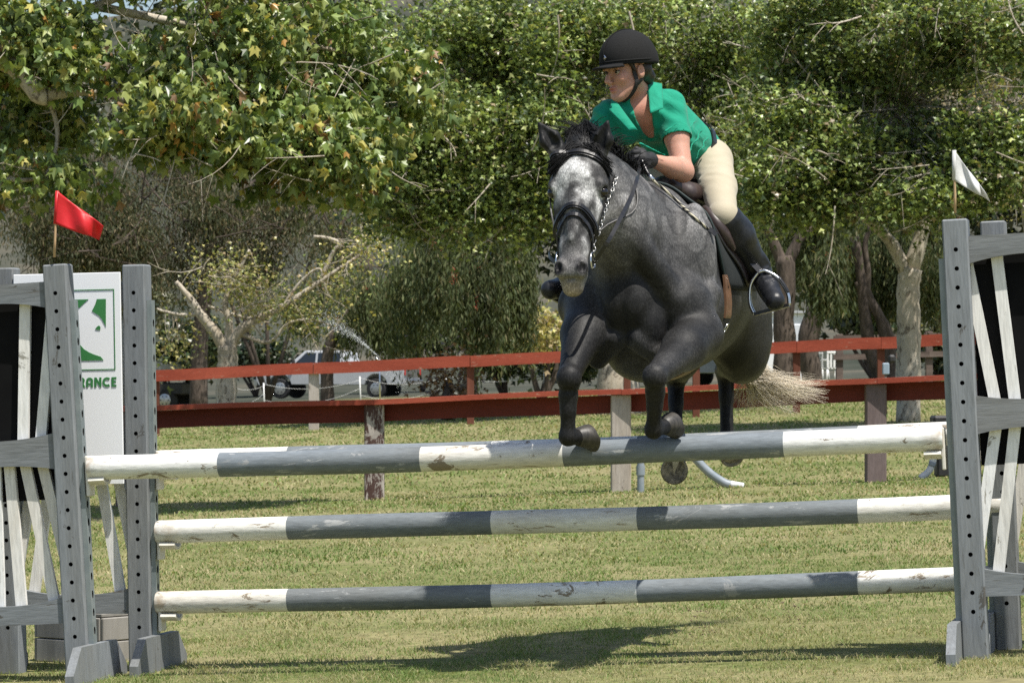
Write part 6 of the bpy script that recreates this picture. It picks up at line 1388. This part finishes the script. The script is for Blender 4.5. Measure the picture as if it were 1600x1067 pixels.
# silver pickup, nose to the left and turned a little away
lowp, _ = arch_profile(None, (-2.05, 2.20), .58, .50)
g = on_ground(528, 148); g[2] = float(gsurf(g[0], g[1]))
vehicle('pickup_truck', 'silver pickup parked beyond the far red fence', g, math.pi-R(18), [(-3.25, .62)]+lowp+[(3.15, .55)], [(3.27, .75), (3.28, 1.12), (3.13, 1.28), (1.85, 1.36), (1.75, 1.38), (-.62, 1.38), (-3.26, 1.40), (-3.30, 1.36)], 1.0, M_silver,
        ([(-.70, 1.36), (1.90, 1.36)], [(-.55, 2.0), (1.15, 2.0)]), [[(.65, 1.42), (1.60, 1.42), (1.10, 1.90), (.65, 1.90)], [(-.45, 1.42), (.56, 1.42), (.56, 1.90), (-.42, 1.90)]], (-2.05, 2.20), .42,
        [('rear_bumper', (-3.38, 0, .68), (.14, 1.9, .2), M_bump), ('front_bumper', (3.31, 0, .66), (.16, 1.9, .26), M_bump), ('tail_lamp', (-3.305, .93, 1.15), (.03, .14, .36), M_lampr), ('tail_lamp', (-3.305, -.93, 1.15), (.03, .14, .36), M_lampr), ('tailgate', (-3.303, 0, 1.12), (.02, 1.66, .46), M_bump), ('turn_lamp', (3.25, .94, 1.0), (.08, .10, .14), M_amber), ('turn_lamp', (3.25, -.94, 1.0), (.08, .10, .14), M_amber), ('head_lamp', (3.275, .72, 1.0), (.04, .34, .24), M_lampw), ('head_lamp', (3.275, -.72, 1.0), (.04, .34, .24), M_lampw), ('mirror', (1.55, 1.13, 1.5), (.1, .2, .22), M_dark), ('mirror', (1.55, -1.13, 1.5), (.1, .2, .22), M_dark)])
# grey car seen between the horse's legs
lowc, _ = arch_profile(None, (-1.28, 1.30), .38, .38)
g = on_ground(1140, 104)
vehicle('parked_car', 'grey blue car glimpsed between the horse\'s legs', g, math.pi-R(32), [(-2.0, .42)]+lowc+[(2.05, .40)], [(2.12, .62), (2.02, .86), (1.25, .95), (1.1, .97), (-1.7, .99), (-2.08, .92)], .87, M_slate, ([(-1.75, .96), (1.25, .96)], [(-1.15, 1.45), (.40, 1.45)]), [[(-.25, 1.0), (.95, 1.0), (.40, 1.38), (-.25, 1.38)], [(-1.35, 1.0), (-.33, 1.0), (-.33, 1.38), (-1.05, 1.38)]], (-1.28, 1.30), .32,
        [('tail_lamp', (-2.07, .70, .80), (.04, .26, .16), M_lampr), ('tail_lamp', (-2.07, -.70, .80), (.04, .26, .16), M_lampr), ('head_lamp', (2.07, .66, .72), (.06, .30, .16), M_lampw), ('head_lamp', (2.07, -.66, .72), (.06, .30, .16), M_lampw)])
# utility cart at the left
g = on_ground(236, 100); ca = thing('utility_cart', 'dark utility cart half hidden by the stand at the left', 'cart', g, (0, 0, R(160)))
mb = MB(); mb.box((-.1, 0, .62), (2.3, 1.25, .34), bev=.04); mb.build('chassis', M_dark, ca, local=True); mb = MB()
mb.box((-.75, 0, 1.02), (1.0, 1.3, .06)); [mb.box((-.75+.49*q, 0, 1.2), (.05, 1.3, .34)) for q in (-1, 1)]; [mb.box((-.75, .64*q, 1.2), (.98, .05, .34)) for q in (-1, 1)]; mb.build('cargo_box', mk('grey cargo box', (.30, .31, .31), (.36, .37, .37), 6, .5), ca, local=True)
for x in (-.75, .75):
    for sg in (-1, 1): wheel(ca, x, sg*.55, .3, sg)
mb = MB(); [mb.tube([(x, y, .8), (x, y, 1.75)], .03, 6) for x in (-.2, .85) for y in (-.55, .55)]; mb.box((.32, 0, 1.77), (1.25, 1.25, .05)); mb.build('roof_frame', M_dark, ca, local=True)
mb = MB(); mb.box((.05, 0, .88), (.5, 1.1, .14), bev=.03); mb.box((-.15, 0, 1.15), (.12, 1.1, .45), bev=.03); mb.build('seat', M_dark, ca, local=True)
# black bin
D = 66; g = on_ground(729, D); bn = thing('rubbish_bin', 'black plastic bin beside a far fence post', 'bin', g)
mb = MB(); mb.lathe([(.13, 0), (.165, .50), (.185, .50), (.185, .54), (.15, .54), (.12, .1)], g, 20); mb.build('tub', M_dark, bn, smooth='auto'); mb = MB(); mb.tube([g+np.array([.18*math.cos(a), .18*math.sin(a), .42]) for a in np.linspace(0, 6.283, 21)], .008, 5, False); mb.build('tie', M_cup, bn, smooth=True)
# electric tape fence
sf = thing('tape_fence', 'thin white stakes and slack white cords before the pickup', 'fence', on_ground(450, 82)); M_wht = mk('white plastic', (.66, .66, .64), (.72, .72, .70), 10, .5)
stk = []
for (x0, y0), x1 in (((341, 590), 349), ((412, 598), 413), ((562, 588), 564), ((695, 584), 706), ((850, 580), 850)):
    D = 82; a = P(x0, y0, D); b = on_ground(x1, D); b[2] -= .05; mb = MB(); mb.tube([b, a], .017, 7); mb.build('stake', M_wht, sf, smooth=True); stk.append((a, b))
for (a, b), (c, d) in zip(stk[:-1], stk[1:]):
    for f0, f1, sag in ((.04, .1, .16), (.55, .35, .2)):
        p0 = a+(b-a)*f0; p1 = c+(d-c)*f1; t = np.linspace(0, 1, 16)[:, None]; q = p0+(p1-p0)*t; q[:, 2] -= sag*4*(t[:, 0]*(1-t[:, 0])); mb = MB(); mb.tube(q, .0035, 5); mb.build('cord', M_wht, sf, smooth=True)
# sprinkler and its jet of drops
D = 79; g = on_ground(594, D); sp = thing('sprinkler', 'small riser sprinkler behind the far fence', 'sprinkler', g); hdp = P(593, 562, D)
mb = MB(); mb.tube([g, hdp], .015, 8); mb.build('riser', M_steel, sp, smooth=True); mb = MB(); mb.tube([hdp-np.array([.0, 0, .03]), hdp+np.array([-.09, 0, .06])], [.024, .012], 8); mb.build('nozzle', M_steel, sp, smooth=True)
m_, t_, b_, tc_ = mat_base('water drops'); b_.inputs['Base Color'].default_value = (.92, .95, .97, 1); b_.inputs['Roughness'].default_value = .15; b_.inputs['Transmission Weight'].default_value = .35; b_.inputs['IOR'].default_value = 1.33
n = 1300; s_ = rng.random(n)**.75; cx = 592-s_*92; cy_ = 558-s_*88+26*s_*s_; sprd = .015+.26*s_**1.7
pos = np.array([P(x, y, D) for x, y in zip(cx, cy_)])+rng.normal(0, 1, (n, 3))*sprd[:, None]*np.array([.55, .8, .55]); n2 = 260
q = rng.random(n2); p2 = np.array([P(590+rng.normal(0, 1)*6+40*k, 562+rng.normal(0, 1)*5+46*k**1.3, D) for k in q]); pos = np.vstack([pos, p2]); rr = rng.uniform(.003, .0075, len(pos))
oc = np.array([(1, 0, 0), (-1, 0, 0), (0, 1, 0), (0, -1, 0), (0, 0, 1), (0, 0, -1)], float); oT = np.array([[0, 2, 4], [2, 1, 4], [1, 3, 4], [3, 0, 4], [2, 0, 5], [1, 2, 5], [3, 1, 5], [0, 3, 5]])
V = (oc[None]*rr[:, None, None]+pos[:, None, :]).reshape(-1, 3); o = obj('water_spray', V, (np.arange(len(pos))[:, None, None]*6+oT[None]).reshape(-1, 3), m_); tag(o, 'jet of fine water drops arching left over the pickup', 'water spray', kind='stuff')
# white building
D = 97; g = on_ground(1215, D); bl = thing('white_shed', 'plain white shed behind the dark tree trunks', 'shed', g, (0, 0, R(6))); M_wall = mk('white shed wall', (.72, .73, .75), (.78, .79, .8), 3, .6)
mb = MB(); mb.box((0, 1.2, .98), (1.95, 2.4, 2.0)); mb.build('wall', M_wall, bl, local=True); mb = MB(); mb.box((0, 1.2, 2.02), (2.12, 2.6, .07)); mb.build('roof', mk('grey roof', (.4, .41, .42), None, 5, .6), bl, local=True)
mb = MB(); mb.box((.3, -.02, .85), (.7, .03, 1.65), bev=.01); d_ = mb.build('door', mk('pale door', (.62, .64, .68), None, 5, .5), bl, local=True); mb = MB(); mb.box((.56, -.05, .85), (.1, .03, .03)); mb.build('handle', M_dark, d_, local=True)
# globe lamp
D = 92; g = on_ground(1270, D); lp_ = thing('globe_lamp', 'white globe lamp on a short post by the shed', 'lamp', g); tp = P(1270, 527, D); mb = MB(); mb.tube([g, tp-np.array([0, 0, .1])], .022, 8); mb.build('post', M_wht, lp_, smooth=True); mb = MB(); mb.sphere(tp, .085, 16, 12); mb.build('globe', M_wht, lp_, smooth=True)
# plastic chairs
def chair(label, px, D, rz):
    g = on_ground(px, D); c = thing('garden_chair', label, 'chair', g, (0, 0, rz), 'white garden chairs')
    mb = MB(); mb.box((0, 0, .42), (.46, .44, .03), bev=.01); mb.build('seat', M_wht, c, local=True)
    for x in (-.2, .2):
        for y in (-.19, .2): mb = MB(); mb.tube([(x*1.15, y*1.15, 0), (x, y, .42)], .022, 7); mb.build('leg', M_wht, c, smooth=True, local=True)
    mb = MB(); [mb.box((-.2+.1*i, .23, .65), (.055, .02, .42), bev=.005) for i in range(5)]; mb.box((0, .235, .87), (.46, .03, .06), bev=.01); mb.build('backrest', M_wht, c, local=True)
    for x in (-.24, .24): mb = MB(); mb.tube([(x, .22, .66), (x, 0, .66), (x, -.2, .64), (x, -.2, .42)], .02, 7); mb.build('armrest', M_wht, c, smooth=True, local=True)
chair('white garden chair, the nearer one behind the far rail', 1298, 100, R(200)); chair('white garden chair beside the globe lamp', 1280, 106, R(150))
# old brown rails on the right
of = thing('rail_fence', 'old grey brown rail fence at the right, behind the far red fence', 'fence', on_ground(1312, 76)); M_old = mk('old grey brown rail', (.085, .06, .05), (.17, .13, .11), 8, .9, .5, .01, stretch=(.2, 1, 1)); D = 76
for px in (1312, 1452, 1592): g = on_ground(px, D); g[2] -= .05; tz = P(px, 522-(px-1312)*.03, D)[2]; mb = MB(); mb.box((g[0], g[1]+.06, (g[2]+tz)/2), (.15, .13, tz-g[2]), bev=.01); mb.build('post', M_old, of)
for y0 in (529, 558):
    for a, b in ((1302, 1452), (1452, 1600)):
        mb = MB(); quadboard(mb, P(a, y0-(a-1312)*.03, D), P(b, y0-(b-1312)*.03, D), -.06, .06, -.06, -.01); mb.build('rail', M_old, of)
# small box on a stake near the pale trunk
D = 52; g = on_ground(1384, D); bx = thing('control_box', 'small blue grey box with a black knob behind the red rail', 'box', g); tp = P(1384, 576, D); M_bl = mk('pale blue plastic', (.26, .34, .42), (.3, .38, .46), 5, .4)
mb = MB(); mb.tube([g, tp-np.array([0, 0, .05])], .02, 7); mb.build('stake', M_old, bx, smooth=True); mb = MB(); mb.box(tp, (.10, .07, .17), bev=.012); mb.build('case', M_bl, bx); mb = MB(); mb.box(tp+np.array([.09, 0, .145]), (.11, .08, .12), bev=.03); mb.tube([tp+np.array([.02, 0, .08]), tp+np.array([.08, 0, .12])], .014, 6); mb.build('knob', M_dark, bx)
# black case and pipes by the near fence
D = 34.6; g = np.array(at_base(1482, D)); kc = thing('black_case', 'black lidded case on the grass left of the white flag\'s stand', 'case', g); h_ = 1.24-(652-575)/F*D-g[2]
mb = MB(); mb.box(g+np.array([.07, .14, h_*.45]), (.36, .28, h_*.9), bev=.02); mb.build('case_body', M_dark, kc); mb = MB(); mb.box(g+np.array([.06, .14, h_*.95]), (.42, .34, .09), bev=.02); mb.build('lid', M_dark, kc)
M_pvc = mk('white pipe', (.62, .63, .63), (.70, .70, .69), 10, .4); M_pvcg = mk('grey pipe', (.20, .24, .27), (.28, .31, .34), 10, .45)
D = 34.2; pp = thing('bent_pipe', 'bent white pipe with grey band leaning by the black case', 'pipe', on_ground(1446, D)); q = spline([P(1462, 660, D), P(1460, 690, D), P(1458, 718, D), P(1452, 735, D), P(1438, 747, D)], 28)
mb = MB(); mb.tube(q, .034, 10); mb.build('tube', M_pvc, pp, smooth=True); mb = MB(); mb.tube(q[15:19], .036, 10); mb.build('band', M_pvcg, pp, smooth=True)
D = 33.6; g = np.array(at_base(1001, D, .03)); pp = thing('pipe_stub', 'upright grey pipe with a coupling beside the bleached fence post', 'pipe', g); mb = MB(); mb.tube([g, P(1001, 700, D)], .034, 14); mb.build('tube', M_pvcg, pp, smooth='auto'); mb = MB(); mb.tube([P(1001, 742, D), P(1001, 727, D)], .042, 14); mb.build('coupling', M_pvcg, pp, smooth='auto')
q = spline([P(1060, 690, D), P(1085, 715, D), P(1108, 738, D), P(1132, 754, D), P(1146, 757, D), P(1162, 759, D)], 40); pp = thing('bent_pipe', 'long bent pipe, grey with a white end, drooping onto the grass', 'pipe', on_ground(1150, D))
mb = MB(); mb.tube(q[:30], .040, 12); mb.build('grey_section', M_pvcg, pp, smooth=True); mb = MB(); mb.tube(q[29:], np.linspace(.036, .030, len(q)-29), 12); mb.build('white_end', M_pvc, pp, smooth=True)
# wooden box behind the left stands
g = np.array(at_base(140, 16.1)); wb = thing('wooden_box', 'weathered wooden plank box on the grass behind the left stands', 'box', g, (0, 0, R(-38))); M_pl = mk('weathered plank', (.20, .19, .17), (.32, .305, .28), 9, .9, .5, .004, stretch=(1, 1, .15))
for sx, sy, dx, dy in ((0, -.13, .40, .02), (0, .13, .40, .02), (-.21, 0, .02, .27), (.21, 0, .02, .27)):
    for k in range(2): mb = MB(); mb.box((sx, sy, .055+.108*k), (dx, dy, .104), bev=.004); mb.build('plank', M_pl, wb, local=True)
mb = MB(); mb.box((0, 0, .226), (.42, .27, .016), bev=.003); mb.build('lid', M_pl, wb, local=True)

# clods of turf thrown up at the take-off
M_dirt = mk('dry soil clod', (.10, .07, .045), (.20, .15, .10), 40, .95, .5)
mb = MB()
for _ in range(190):
    px, py = (rng.normal(1240, 15), rng.normal(948, 20)) if rng.random() < .5 else (rng.normal(1098, 15), rng.normal(972, 18)); r = .0012+.0034*rng.random()**3; mb.sphere(P(px, py, 15.6+rng.normal(0, .12)), r*np.array([1.3, 1, .8]), 5, 4)
o = mb.build('thrown_soil', M_dirt, None, fix=False); tag(o, 'small crumbs of soil thrown up in the air behind the jump', 'soil', kind='stuff')
